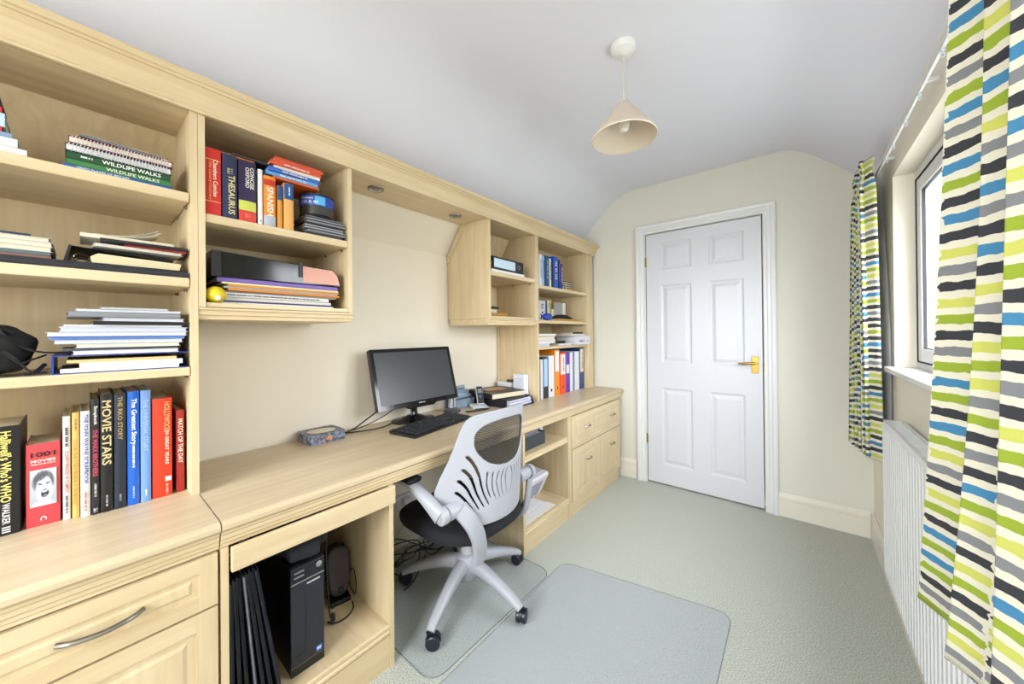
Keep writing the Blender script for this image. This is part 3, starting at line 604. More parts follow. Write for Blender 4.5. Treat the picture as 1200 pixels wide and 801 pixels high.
# third shelf: blue binder and documents
z = 1.1145
t = thing('ring_binder', 'blue ring binder lying flat at the bottom of the third shelf pile', 'ring binder', (-1.41, .203, z))
MB().box(-.25, 0, -.245, 0, 0, .002).box(-.25, 0, -.245, 0, .044, .046).box(-.25, 0, -.2475, -.2445, 0, .046).build('cover', M('#1F3E9C', .35), t)
MB().box(-.24, -.004, -.235, -.02, .0022, .012).build('pages', PAPER, t); MB().box(-.24, -.006, -.205, -.012, .0122, .026).build('pages', M('#DDE0EC', .7), t)
MB().box(-.24, -.008, -.225, -.025, .0262, .034).build('divider_cards', M('#D9BF84', .6), t)
z += .0465
G = 'papers and plastic wallets piled on the blue binder'
for lab, th, yl, yr, col, cat, pg in [('white booklet lying directly on the blue binder', .010, -.015, .188, '#E2E2E6', 'booklet', 1), ('dark-backed pad second above the blue binder', .006, -.03, .182, '#4A4E58', 'pad', 0), ('cream paper sheaf in the lower half of the third-shelf pile', .010, -.01, .190, '#DAD4C4', 'sheaf of paper', 1), ('clear crumpled plastic wallet below the bright blue one', .010, -.045, .196, '#C6CAD2', 'plastic wallet', 1), ('bright blue plastic folder in the middle of the pile', .008, -.05, .200, '#6C92DC', 'folder', 0), ('clear wallet of papers just above the bright blue folder', .010, -.055, .205, '#D2D6E2', 'plastic wallet', 1), ('lilac-white document above the clear wallets', .013, -.035, .206, '#C9CCE0', 'document', 1), ('thin white document with a turned corner', .005, -.03, .195, '#E4E4EA', 'document', 1), ('black slim folder near the top of the third-shelf pile', .009, .02, .203, '#1A1C22', 'folder', 0), ('white plastic-backed report on the black folder', .009, .035, .2, '#DADCE4', 'report', 1), ('grey ring-bound report near the top', .014, -.02, .19, '#85888E', 'report', 0), ('white-edged grey folder lid, second from the top', .006, -.01, .192, '#D8DADE', 'folder', 1), ('magazine with a red and blue edge topmost of the pile', .005, .03, .165, '#C8CCD0', 'magazine', 1)]:
    book(cat.replace(' ', '_'), lab, -1.415+random.uniform(-.012, .004), yr-.003, z, th, yr-yl-.004, .22, col, lying=True, group=G, cat=cat, rot=random.uniform(-.045, .045), pages_out=bool(pg), page=M(col, .6) if pg else None); z += th+.0007
# camera bag and cables on the third shelf
t = thing('fabric_bag', 'black fabric bag at the left of the third shelf with cables on it', 'bag', (-1.50, -.17, 1.1145))
def blob(u, v, R=(.10, .095, .062)):
    a = 2*PI*u; b_ = PI*v; s = lambda q, e: math.copysign(abs(q)**e, q)
    r = 1+.05*math.sin(5*a+3*b_)+.04*math.cos(7*b_)
    return (R[0]*s(math.cos(a), .6)*s(math.sin(b_), .6)*r, R[1]*s(math.sin(a), .6)*s(math.sin(b_), .6)*r, max(0, R[2]*(1-s(math.cos(b_), .7)*r*.95)))
MB().grid(blob, 32, 20).build('bag_body', M('#17171A', .8, bump=.4, scale=60), t, smooth=True)
MB().sweep(spline([(.05, -.07, .10), (.07, -.03, .135), (.06, .02, .14), (.06, .07, .10)], 6), (.010, .003), seg=8).build('strap', M('#222226', .7), t, smooth=True)
def cable(name, label, pts, r, col='#121316', group=None, cat='cable', n=8):
    p0 = Vector(pts[0]); o = MB().sweep([q-p0 for q in spline(pts, n)], r, seg=6).build(name, M(col, .45), None, loc=p0, smooth=True)
    return tag(o, label, cat, group)
G = 'black leads trailing over the third shelf'
cable('cable', 'black lead arching highest from the bag on the third shelf', [(-1.44, -.15, 1.225), (-1.42, -.125, 1.235), (-1.415, -.10, 1.195), (-1.42, -.065, 1.172), (-1.44, -.02, 1.168), (-1.49, .03, 1.175)], .0025, group=G)
cable('cable', 'black lead running low from the bag towards the blue binder', [(-1.41, -.14, 1.205), (-1.405, -.10, 1.165), (-1.41, -.075, 1.125), (-1.42, -.052, 1.121)], .0025, group=G)
cable('cable', 'black lead looping in front of the bag between the other two', [(-1.40, -.16, 1.18), (-1.395, -.115, 1.175), (-1.40, -.09, 1.148), (-1.42, -.07, 1.155), (-1.47, -.055, 1.162)], .0022, group=G)
cable('cable', 'thick black plug lead lying on the shelf beside the blue binder', [(-1.41, -.085, 1.120), (-1.415, -.07, 1.122), (-1.435, -.055, 1.140)], .0042, group=G)
# ------------- right wall cabinet
def lever_arch(label, x, y, z, w_, h, d, col, lab=None, hole=True, lying=False, tilt=0, group=None, rot=0, ring=True, labcol='#E6E6E2', labz=None, rotx=None):
    t = thing('box_file', label, 'file', (x, y, z), group=group, rot=rotx or (tilt, 0, rot))
    c = M(col, .35)
    MB().box(-d, -.0025, 0, .0022, 0, h).box(-d, -.0025, w_-.0022, w_, 0, h).box(-.0025, 0, 0, w_, 0, h).build('cover', c, t)
    MB().box(-d+.03, -.03, .008, w_*.72, .01, h-.02).build('pages', PAPER, t)
    if lab:
        z0, z1 = labz or (h*.45, h*.95); box('spine_label', M(labcol, .5), .0001, .0008, w_*.14, w_*.86, z0, z1, t)
        for i, s in enumerate(lab): text(s, M('#2A2C34', .5), t, (.0012, w_*(.62-.26*i), (z0+z1)/2), DN, YP, (z1-z0)*.7, w_*.2)
    if hole:
        MB().lathe([(.0095, 0), (.0115, .0012), (.0125, 0)], 0, w_/2, h*.16, 20, 'x', cap=False).build('finger_ring', CHROME, t, smooth=True)
        MB().lathe([(0, .0003), (.0095, .0003)], 0, w_/2, h*.16, 20, 'x', cap=False).build('finger_hole', M('#0C0C0E', .8), t)
    return t
t = lever_arch('black lever arch file lying on its side with a pale blue spine label', -1.415, 1.872, 1.5905, .075, .315, .27, '#1A1B1F', [' '], hole=True, rotx=(PI/2, 0, .03), labcol='#C5DCEC', labz=(.09, .30))
t.location = (-1.412, 1.862, 1.5945)
L('stack of white papers flat under the black lever arch file', -1.41, 1.875, 1.5785, .015, .33, '#DDDDE4', d=.25, cat='papers', pages_out=True, page=PAPER)
z = 1.3105
L('long tan leather album at the bottom of the right wall cabinet', -1.42, 1.70, z, .020, .16, '#A87A34', d=.2, cat='album')
L('cream book on the tan album in the right wall cabinet', -1.44, 1.62, z+.021, .022, .085, '#D4CBB8', d=.16)
L('black notebook topmost on the small pile in the right wall cabinet', -1.43, 1.63, z+.044, .014, .10, '#1B1B1E', d=.16)
t = thing('peaked_cap', 'small black peaked cap on the notebook in the right wall cabinet', 'cap', (-1.50, 1.59, z+.0585)); MB().lathe([(0, .04)]+[(.03*math.sin(PI/2*i/6), .04*math.cos(PI/2*i/6)) for i in range(1, 7)]+[(.042, 0)], seg=20).build('crown', BLACK, t, smooth=True); MB().box(.02, .055, -.022, .022, 0, .003).build('peak', BLACK, t, bevel=.001)
# ------------- tall right bookcase
G = 'blue and white books on its top shelf'; ZD = 1.5445; XS = -1.42
for lab, y0, y1, h, col, tt, tc in [('pale green slim book first on the right bookcase top shelf', 2.045, 2.062, .215, '#A9C6BE', '', ''), ('white book with red lettering on the right top shelf', 2.063, 2.095, .222, '#DEDCE0', '~', '#C23A3A'), ('light blue book after the white one on the right top shelf', 2.096, 2.128, .215, '#93B2DA', '~', '#26407A'), ('dark teal book in the middle of the right top shelf', 2.14, 2.19, .226, '#1E4C72', '~', '#7FB4CC'), ('slim pale book after the teal one on the right top shelf', 2.192, 2.218, .212, '#D8D8DA', '~', '#444444'), ('black thin book in the shadow beside the royal blue one', 2.220, 2.25, .19, '#1C1D22', '', ''), ('thick royal blue book with pale lettering on the top shelf', 2.252, 2.315, .238, '#1E4FB4', '~', '#D8E2F4'), ('navy book with pink lettering on the right top shelf', 2.318, 2.345, .222, '#20284C', '~', '#C06C9C'), ('short navy and lilac book last in the upright row', 2.350, 2.385, .196, '#2A3C86', '~', '#E0E0F0')]:
    B(lab, XS, y0, y1, h, col, [(tt, h*.55, h*.6, (y1-y0)*.4, tc)] if tt else (), d=.17)
G = 'small decorated boxes beside the blue books'
for i, (y, z0, col, lab) in enumerate([(2.45, 1.5445, '#D9C9A8', 'small cream patterned box lowest beside the blue books'), (2.452, 1.5795, '#C7BBA6', 'second small patterned box on the cream one')]):
    t = thing('small_box', lab, 'box', (-1.46, y, z0), group=G)
    MB().box(-.04, .04, -.055, .055, 0, .026).build('box_body', M(col, .6), t, bevel=.001); MB().box(-.042, .042, -.057, .057, .0265, .034).build('lid', M('#4E4A46', .6), t, bevel=.001)
    for q in range(4): box('sticker', M(['#38597C', '#B88B28', '#7C3B34', '#3D6B4A'][q], .6), .0402, .041, -.050+.026*q, -.030+.026*q, .005, .022, t)
L('small yellow booklet lying at the right of the top shelf', -1.42, 2.60, 1.5445, .008, .10, '#D2A43C', d=.10)
t = thing('wooden_block', 'brown wooden block behind the small boxes on the top shelf', 'block', (-1.58, 2.50, 1.5445)); MB().box(-.04, .04, -.06, .06, 0, .09).build('block_body', M('#6A4C2C', .6), t, bevel=.004); MB().box(-.03, .03, -.05, .05, .0905, .094).build('block_top', M('#8A683C', .6), t)
# second shelf
G = 'guides and catalogues on its second shelf'; ZD = 1.2975
for lab, y0, y1, h, col, tt, tc in [('white guide with red print first on the second right shelf', 2.030, 2.085, .150, '#DDDADC', '~', '#C9443A'), ('cream patterned guide second on the right bookcase shelf', 2.088, 2.155, .152, '#CFC9B8', '~', '#343A44'), ('pale guide with small black pictures on the second right shelf', 2.157, 2.25, .160, '#D9D7DE', '~', '#3A3A44'), ('dark blue and white guide on the second right shelf', 2.252, 2.275, .162, '#33476E', '', ''), ('white slim guide with blue edge on the second right shelf', 2.277, 2.305, .168, '#E2E2E6', '~', '#334'+'A6A'), ('yellow-spined guide on the second right shelf', 2.307, 2.335, .168, '#D8C23A', '~', '#222222'), ('white slim catalogue beside the grey ones', 2.337, 2.375, .10, '#DEDEDE', '', ''), ('grey-brown folder standing on the second right shelf', 2.38, 2.51, .158, '#A9A49C', '', ''), ('white folder last of the second right shelf', 2.512, 2.56, .160, '#E0E0E0', '', '')]:
    B(lab, XS-.125, y0+.075, y1+.075, h, col, [(tt, h*.55, h*.6, (y1-y0)*.35, tc)] if tt else (), d=.14)
t = thing('toy_fish', 'small bright blue fish-shaped toy lying at the front of the second shelf', 'toy', (-1.418, 2.155, 1.2975))
MB().lathe([(0, -.055)]+[(.026*math.sin(PI*i/10)**.8, -.055*math.cos(PI*i/10)) for i in range(1, 10)]+[(0, .055)], 0, 0, .026, 20, 'y', cap=False).build('body', M('#1B3E9E', .25), t, smooth=True)
MB().prism([(-.050, .026), (-.085, .045), (-.075, .026), (-.085, .006)], 'x', -.004, .004).build('tail_fin', M('#16327F', .3), t)
MB().lathe([(0, 0), (.004, .0005), (0, .003)], .016, .03, .034, 10, 'x').build('eye', WHITE, t)
L('long brown envelope wallet lying at the front of the second shelf', -1.415, 2.66, 1.2975, .016, .38, '#B98C34', d=.115, cat='wallet')
t = thing('knitted_hat', 'black soft hat lying on the brown wallet', 'hat', (-1.474, 2.45, 1.3150)); MB().grid(lambda u, v: (.06*math.cos(2*PI*u)*math.sin(PI/2*v), .14*math.sin(2*PI*u)*math.sin(PI/2*v), .032*math.cos(PI/2*v)**1.2*(1+.15*math.sin(9*u*PI))+.001), 30, 8).build('hat_body', M('#1A1A1C', .9, bump=.3), t, smooth=True); MB().sweep([(.061*math.cos(a), .141*math.sin(a), .004) for a in [2*PI*i/24 for i in range(25)]], .0035, seg=6).build('brim', M('#141416', .9), t, smooth=True)
# third shelf
G = 'papers in front of the white carton on the third shelf'
z = 1.1075
for i, (lab, th, yr, ln, col) in enumerate([('grey white pad lowest at left of the narrow third shelf', .020, 2.20, .17, '#C8CBD6'), ('white sheaf above the grey pad on the narrow shelf', .014, 2.27, .24, '#E4E2E6'), ('cream paper sheaf on the narrow shelf pile', .014, 2.28, .25, '#DAD4C6'), ('white booklet in the upper part of the narrow shelf pile', .016, 2.265, .235, '#DEDCDA'), ('beige booklet under the topmost paper', .012, 2.28, .25, '#CFC3AC'), ('curling white paper topmost of the narrow shelf pile', .012, 2.29, .26, '#E8E8EC')]):
    L(lab, -1.425, yr, z, th, ln, col, d=.2, group=G, cat='papers', pages_out=True, page=M(col, .7), rot=random.uniform(-.03, .03)); z += th+.0006
L('white card with a yellow mark flat at the front of the narrow shelf', -1.41, 2.49, 1.1075, .014, .19, '#DDDCE2', d=.12, cat='card')
L('black video cassette lying behind the white card', -1.44, 2.44, 1.1222, .022, .13, '#231C1A', d=.1, cat='cassette')
t = thing('carton', 'white carton with small black print at the right of the narrow shelf', 'carton', (-1.375, 2.655, 1.1075)); MB().box(-.20, 0, -.12, .085, 0, .066).build('carton_body', M('#D9DAE2', .5), t, bevel=.002)
MB().box(-.201, .0012, -.121, .086, .058, .0725).build('lid', M('#CFCFD6', .5), t); text('~', M('#2B2B30', .5), t, (.0008, .045, .032), YP, ZP, .035, .012); box('printed_stripe', M('#B3803C', .5), .0003, .0008, -.025, -.015, .018, .045, t)
text('~', M('#2B2B30', .5), t, (.0008, -.07, .032), YP, ZP, .06, .02)
L('flat cream box on top of the white carton', -1.40, 2.73, 1.1805, .016, .26, '#D8D2C8', d=.15, cat='box'); L('black flat case on the cream box below the second shelf', -1.42, 2.70, 1.197, .012, .16, '#1B1A1A', d=.12, cat='case')
# box files standing on the worktop
G = 'files standing on the worktop in the tall right bookcase'; ZD = .7305
for lab, y0, w_, h, col, lb, ho, tl, lz, x in [
 ('narrow white file hard against the left side of the binder row', 2.072, .030, .285, '#DCDCE0', None, 0, 0, None, -1.425),
 ('black lever arch file with a tall pale blue label', 2.104, .066, .295, '#2E3038', [' '], 0, 0, (.085, .285), -1.425),
 ('white lever arch file with a black finger hole', 2.176, .075, .305, '#DEE0E6', None, 1, .0, None, -1.425),
 ('light orange lever arch file leaning, with a torn label', 2.258, .070, .345, '#F08A1C', [' '], 1, 0, (.18, .335), -1.425),
 ('orange-red lever arch file with a printed white label', 2.334, .092, .320, '#E8501E', ['~'], 1, 0, (.15, .305), -1.425),
 ('purple box file with a white patch', 2.432, .062, .315, '#5A30B8', [' '], 0, 0, (.15, .22), -1.43),
 ('slim white file after the purple one', 2.498, .046, .315, '#E2E4EA', None, 0, 0, None, -1.43),
 ('slim dark blue file between two white ones', 2.548, .024, .315, '#2A3E8C', None, 0, 0, None, -1.435),
 ('wide white file near the right end of the binder row', 2.576, .074, .318, '#DFE2E8', None, 0, 0, None, -1.43),
 ('navy marbled lever arch file at the right end with a cream label', 2.660, .076, .340, '#2E4380', ['~B'], 1, 0, (.14, .335), -1.43)]:
    lever_arch(lab, x, y0, ZD, w_, h, .27, col, lb, bool(ho), group=G, tilt=tl, labz=lz, labcol='#E4DCC6' if 'cream' in lab else ('#A9C8EA' if 'blue label' in lab else '#E6E6E6'))
# ================================================================== OFFICE CHAIR
CX, CY, CZ = -1.21, 1.135, .0035
FR = M('#A9ABB3', .40)
ch = thing('office_chair', 'white-framed office swivel chair with black seat and slotted mesh back at the desk', 'chair', (CX, CY, CZ))
MB().lathe([(.018, .060), (.040, .066), (.052, .085), (.052, .160), (.044, .178), (.030, .184)], seg=24).build('hub', FR, ch, smooth=True)
angs = [-70, 2, 76, 146, 211]
for a in angs:
    a = math.radians(a); c, s = math.cos(a), math.sin(a)
    path = [(.030*c, .030*s, .140), (.08*c, .08*s, .140), (.15*c, .15*s, .126), (.22*c, .22*s, .104), (.28*c, .28*s, .080), (.312*c, .312*s, .062)]
    MB().sweep(spline(path, 4), [(.029-.012*i/20, .036-.024*(i/20)**.7) for i in range(21)], seg=14, sq=2.8).build('leg', FR, ch, smooth=True)
    cs = MB().lathe([(.0085, .040), (.0085, .058), (.015, .060)], .312*c, .312*s, 0, 12).build('caster', BLACK, ch, smooth=True)
    sw = a+random.choice([.5, 2.2, -1.2, 1.0]); dx, dy = math.cos(sw), math.sin(sw); ox, oy = .312*c-.012*dx, .312*s-.012*dy
    for k in (-1, 1):
        mb = MB().lathe([(0, -.009), (.024, -.009), (.0275, -.006), (.0275, .006), (.024, .009), (0, .009)], 0, 0, 0, 22, 'x', cap=False)
        R = Matrix.Rotation(sw+PI/2, 3, 'Z')
        mb.v = [tuple(R @ Vector(v)+Vector((ox-k*dy*.0125, oy+k*dx*.0125, .0275))) for v in mb.v]
        mb.build('wheel', M('#1A1C2A', .35), cs, smooth=True)
    hood = MB().lathe([(.030, -.0035), (.030, .0035)], 0, 0, 0, 24, 'x'); R = Matrix.Rotation(sw+PI/2, 3, 'Z')
    hood.v = [tuple(R @ Vector((v[0], v[1], max(v[2], -.004)))+Vector((ox, oy, .0295))) for v in hood.v]; hood.build('hood', M('#1E2030', .4), cs)
MB().lathe([(.026, .184), (.026, .235), (.021, .237), (.021, .290)], seg=20).build('gas_lift', M('#B9B9BC', .3), ch, smooth=True)
MB().prism([(-.12, .305), (-.10, .280), (.08, .275), (.12, .290), (.12, .325), (-.12, .325)], 'y', -.085, .085).build('tilt_mechanism', M('#2A2B2E', .5), ch, bevel=.006)
MB().sweep(spline([(-.01, -.08, .300), (-.02, -.16, .297), (-.02, -.20, .293)], 4), .005, seg=8).build('lever', BLACK, ch, smooth=True)
# seat
def seatf(a, b_):
    th = 2*PI*a; s = lambda q, e: math.copysign(abs(q)**e, q)
    rr = math.sin(PI*b_)**.42 if 0 < b_ < 1 else 0
    X = s(math.cos(th), .62)*.245*rr; Y = s(math.sin(th), .62)*.250*rr*(1-.06*math.cos(th))
    Z = .4175-.0425*s(math.cos(PI*b_), .75)*-1
    Z = .376+.046*(-s(math.cos(PI*b_), .7)) + (.010*((Y/.25)**2) if b_ > .5 else .006) - (.03*max(0, (-X-.15)/.1)**2)
    return (X-.020, Y, Z)
MB().grid(seatf, 48, 22).build('seat', M('#15161D', .85, bump=.25, scale=500), ch, smooth=True, auto=0)
# back shell
def gx(y, z): return .245-.13*(abs(y)/.25)**2+.06*(z-.55)
half = [(-.0, .893), (-.07, .890), (-.135, .882), (-.165, .872), (-.183, .855), (-.2, .81), (-.227, .708), (-.251, .635), (-.264, .575), (-.258, .540), (-.236, .517), (-.195, .505), (-.173, .490), (-.165, .455), (-.150, .432), (-.11, .428), (-.06, .428), (0, .428)]
outl = half+[(-y, z) for y, z in half[::-1][1:-1]]
hh = [(0, .852), (-.063, .849), (-.110, .838), (-.140, .818), (-.152, .790), (-.151, .760), (-.140, .730), (-.118, .700), (-.089, .677), (-.050, .662), (0, .658)]
hole = hh+[(-y, z) for y, z in hh[::-1][1:-1]]
slots = [[(-.173, .716), (-.15, .682), (-.131, .637), (-.122, .599), (-.109, .554), (-.088, .507)], [(-.185, .666), (-.162, .637), (-.148, .599), (-.133, .554), (-.106, .500)], [(-.196, .622), (-.173, .593), (-.155, .554), (-.126, .495)], [(-.203, .577), (-.182, .553), (-.161, .520), (-.142, .488)], [(-.196, .532), (-.178, .508), (-.160, .480)],
 [(-.099, .642), (-.100, .594), (-.090, .555), (-.071, .514)], [(-.074, .636), (-.078, .604), (-.072, .56), (-.055, .518)], [(-.048, .634), (-.057, .600), (-.052, .566), (-.037, .522)], [(-.022, .637), (-.034, .604), (-.032, .566), (-.018, .524)]]
slots = slots+[[(-y, z) for y, z in s] for s in slots]+[[(0, .640), (-.010, .604), (-.006, .566), (.002, .525)]]
SL = []
for k, s in enumerate(slots):
    p = spline([(y, z, 0) for y, z in s], 6); n_ = len(p); thick = .0066 if (k % 9) < 5 and k < 18 else .0042
    SL.append([(q.x, q.y, thick*(1.0-.68*i/(n_-1))) for i, q in enumerate(p)])
def inside(p, poly):
    c = False; n_ = len(poly)
    for i in range(n_):
        a, b_ = poly[i], poly[(i+1) % n_]
        if (a[1] > p[1]) != (b_[1] > p[1]) and p[0] < (b_[0]-a[0])*(p[1]-a[1])/(b_[1]-a[1])+a[0]: c = not c
    return c
def smoothpoly(P, n=5):
    q = [Vector((y, z, 0)) for y, z in P]; m_ = len(q); out = []
    for i in range(m_):
        a, b_, c, d = q[i-1], q[i], q[(i+1) % m_], q[(i+2) % m_]
        for k in range(n):
            t = k/n; v = .5*((2*b_)+(-a+c)*t+(2*a-5*b_+4*c-d)*t*t+(-a+3*b_-3*c+d)*t**3); out.append((v.x, v.y))
    return out
OS, HS = smoothpoly(outl, 3), smoothpoly(hole, 4)
ny, nz = 190, 170; y0, y1, z0, z1 = -.272, .272, .420, .900
vi = {}; V = []; Fc = []
def vid(i, j):
    if (i, j) not in vi:
        y = y0+(y1-y0)*i/ny; z = z0+(z1-z0)*j/nz; vi[(i, j)] = len(V); V.append((gx(y, z), y, z))
    return vi[(i, j)]
for i in range(ny):
    for j in range(nz):
        y = y0+(y1-y0)*(i+.5)/ny; z = z0+(z1-z0)*(j+.5)/nz
        if not inside((y, z), OS) or inside((y, z), HS): continue
        bad = False
        if z < .73:
            for s in SL:
                for (sy, sz, r) in s:
                    if abs(sy-y) < .012 and abs(sz-z) < .012 and (sy-y)**2+(sz-z)**2 < r*r: bad = True; break
                if bad: break
                for a, b_ in zip(s, s[1:]):
                    dy_, dz_ = b_[0]-a[0], b_[1]-a[1]; L2 = dy_*dy_+dz_*dz_
                    t = ((y-a[0])*dy_+(z-a[1])*dz_)/L2
                    if 0 < t < 1 and (a[0]+t*dy_-y)**2+(a[1]+t*dz_-z)**2 < (a[2]*a[2]): bad = True; break
                if bad: break
        if not bad: Fc.append((vid(i, j), vid(i+1, j), vid(i+1, j+1), vid(i, j+1)))
me = bpy.data.meshes.new('back_shell'); me.from_pydata(V, [], Fc)
bm = bmesh.new(); bm.from_mesh(me)
for _ in range(6):
    new = {}
    for v in bm.verts:
        be = [e for e in v.link_edges if e.is_boundary]
        if len(be) == 2: new[v] = v.co*.4+(be[0].other_vert(v).co+be[1].other_vert(v).co)*.3
    for v, c in new.items(): v.co = c; v.co.x = gx(c.y, c.z)
bmesh.ops.recalc_face_normals(bm, faces=bm.faces); bm.to_mesh(me); bm.free(); me.shade_smooth(); me.materials.append(FR)
sh = bpy.data.objects.new('back_shell', me); C.objects.link(sh); sh.parent = ch
md = sh.modifiers.new('thick', 'SOLIDIFY'); md.thickness = .012; md.offset = 0
MB().sweep(spline([(.185, -.10, .300), (.14, -.07, .290), (.09, -.04, .296)], 4), (.020, .010), seg=10).build('support_bracket', FR, ch, smooth=True)
# mesh threads in the opening
mb = MB()
nth = 34
for k in range(nth):
    z = .664+(.846-.664)*k/(nth-1); ys = [y for y, zz_ in HS if abs(zz_-z) < .006]
    if len(ys) < 2: continue
    a = min(ys)-.006; b_ = max(ys)+.006
    pts = [(gx(a+(b_-a)*i/10, z)-.002, a+(b_-a)*i/10, z) for i in range(11)]; mb.sweep(pts, (.0006, .0013), seg=4)
o = mb.build('mesh_threads', M('#24231F', .7), ch); o['kind'] = 'stuff'
mv = [(gx(y, z)-.004, y, z) for y, z in HS]+[(gx(0, .76)-.004, 0, .76)]; n_ = len(HS)
mb = MB(); mb.grid(lambda u, v: (0, 0, 0), 1, 1); mb.v = []; mb.f = []
for r in range(0, 7):
    for y, z in HS:
        yy = y*1.03*(r/6); zz_ = .76+(z-.76)*1.03*(r/6); mb.v.append((gx(yy, zz_)-.004, yy, zz_))
for r in range(6):
    for i in range(n_): mb.f.append((r*n_+i, r*n_+(i+1) % n_, (r+1)*n_+(i+1) % n_, (r+1)*n_+i))
mb.build('mesh_fabric', M('#2B2B2C', .8, alpha=.45), ch, smooth=True)
MB().sweep([(gx(y, z), y, z) for y, z in HS+HS[:1]], .0035, up=(1, 0, 0), seg=6).build('mesh_rim', M('#4A4A4E', .6), ch, smooth=True)
# supports and arms
for sgn in (-1,):
    p = [(.185, sgn*.205, .520), (.212, sgn*.170, .460), (.214, sgn*.135, .390), (.196, sgn*.108, .318), (.182, sgn*.098, .272), (.178, sgn*.095, .262)]
    MB().sweep(spline(p, 5), [(.034*min(1, ((26-i)/5)**.5), .017*min(1, ((26-i)/5)**.5)) for i in range(26)], up=(1, 0, 0), seg=16, sq=3).build('back_support', FR, ch, smooth=True)
for sgn in (-1, 1):
    MB().lathe([(.010, 0), (.026, .004), (.030, .012), (.030, .060), (.026, .078)], .165, 0, .515, 22, 'y').build('pivot_tube', FR, ch, loc=(0, -.262 if sgn < 0 else .184, 0), smooth=True)
pv = MB().lathe([(.0, 0), (.022, .001), (.031, .006), (.033, .014), (.033, .030)], .165, -.296, .515, 26, 'y').build('pivot_cap', FR, ch, smooth=True)
MB().lathe([(.017, 0), (.0185, .0012), (.020, 0)], .165, -.2965, .515, 22, 'y', cap=False).build('cap_ring', M('#9A9AA0', .4), pv, smooth=True)
ap = [(.165, -.284, .515), (.135, -.288, .535), (.085, -.292, .565), (.035, -.296, .590), (-.01, -.297, .602), (-.10, -.297, .604), (-.19, -.296, .606)]
ar = MB().sweep(spline(ap, 5), [(.020+.006*min(1, i/12), .033-.018*min(1, i/16)) for i in range(31)], seg=14, sq=2.6).build('armrest', FR, ch, smooth=True)
MB().sweep(spline([(.030, -.297, .617), (.01, -.297, .620), (-.08, -.297, .621), (-.18, -.297, .622), (-.20, -.297, .621)], 5), [(.008, .004), (.022, .009), (.030, .012)]+[(.033, .013)]*15+[(.030, .012), (.022, .009), (.010, .005)], seg=16, sq=2.6).build('arm_pad', M('#17181C', .6), ar, smooth=True)
pv = MB().lathe([(.033, 0), (.033, .016), (.031, .024), (.022, .029), (0, .030)], .165, .266, .515, 26, 'y').build('pivot_cap', FR, ch, smooth=True)
ap = [(.160, .288, .520), (.150, .292, .450), (.138, .296, .370), (.118, .298, .300), (.080, .298, .262), (.030, .298, .262), (-.01, .296, .290)]
ar = MB().sweep(spline(ap, 5), [(.022, .011)]*31, up=(1, 0, .2), seg=14, sq=2.6).build('armrest', FR, ch, smooth=True)
MB().sweep(spline([(.122, .298, .345), (.098, .298, .300), (.070, .298, .280), (.030, .298, .283), (.005, .298, .305)], 5), [(.018, .007)]*21, up=(1, 0, .2), seg=12, sq=2.6).build('arm_pad', M('#2A241E', .6), ar, smooth=True)

# ================================================================== FLOOR MATS
def clear(name, col, a, rough=.25):
    mt = bpy.data.materials.new(name); mt.use_nodes = True; nt = mt.node_tree; nt.nodes.clear()
    o = nt.nodes.new('ShaderNodeOutputMaterial'); t = nt.nodes.new('ShaderNodeBsdfTransparent'); t.inputs[0].default_value = (.96, .97, .98, 1)
    p = nt.nodes.new('ShaderNodeBsdfPrincipled'); p.inputs['Base Color'].default_value = lin(col); p.inputs['Roughness'].default_value = rough
    n = nt.nodes.new('ShaderNodeTexNoise'); n.inputs['Scale'].default_value = 320; g = nt.nodes.new('ShaderNodeNewGeometry'); nt.links.new(g.outputs['Position'], n.inputs['Vector'])
    bp = nt.nodes.new('ShaderNodeBump'); bp.inputs['Strength'].default_value = .3; bp.inputs['Distance'].default_value = .002; nt.links.new(n.outputs['Fac'], bp.inputs['Height']); nt.links.new(bp.outputs[0], p.inputs['Normal'])
    mx = nt.nodes.new('ShaderNodeMixShader'); mx.inputs[0].default_value = a
    nt.links.new(t.outputs[0], mx.inputs[1]); nt.links.new(p.outputs[0], mx.inputs[2]); nt.links.new(mx.outputs[0], o.inputs[0]); return mt
def rpoly(pts, r, n=6):
    out = []; m_ = len(pts)
    for i in range(m_):
        a, b_, c = Vector(pts[i-1]), Vector(pts[i]), Vector(pts[(i+1) % m_])
        u = (a-b_).normalized(); v = (c-b_).normalized(); p, q = b_+u*r, b_+v*r
        for k in range(n+1):
            t = k/n; out.append(tuple((1-t)**2*p+2*t*(1-t)*b_+t*t*q))
    return out
def mat_obj(label, pts, mt, th, edge):
    cx = sum(p[0] for p in pts)/len(pts); cy = sum(p[1] for p in pts)/len(pts)
    P = rpoly([(x-cx, y-cy) for x, y in pts], .07); t = thing('chair_mat', label, 'mat', (cx, cy, 0))
    MB().prism(P, 'z', .0004, th).build('mat_sheet', mt, t)
    MB().sweep([(x, y, th*.6) for x, y in P+P[:1]], (edge, th*.55), seg=6).build('mat_edge', clear('mat_edge_'+str(th), '#8E9A9A', .55, .2), t, smooth=True)
mat_obj('clear plastic chair mat under the office chair', [(-1.66, .757), (-.985, .757), (-.972, 1.492), (-1.66, 1.492)], clear('clear_mat', '#D2D9DC', .13), .0030, .0022)
mat_obj('large milky plastic mat on the carpet between the chair and the window wall', [(-.966, .10), (-.225, .10), (-.225, 1.745), (-.966, 1.600)], clear('milky_mat', '#D4D8DE', .24, .35), .0025, .0018)

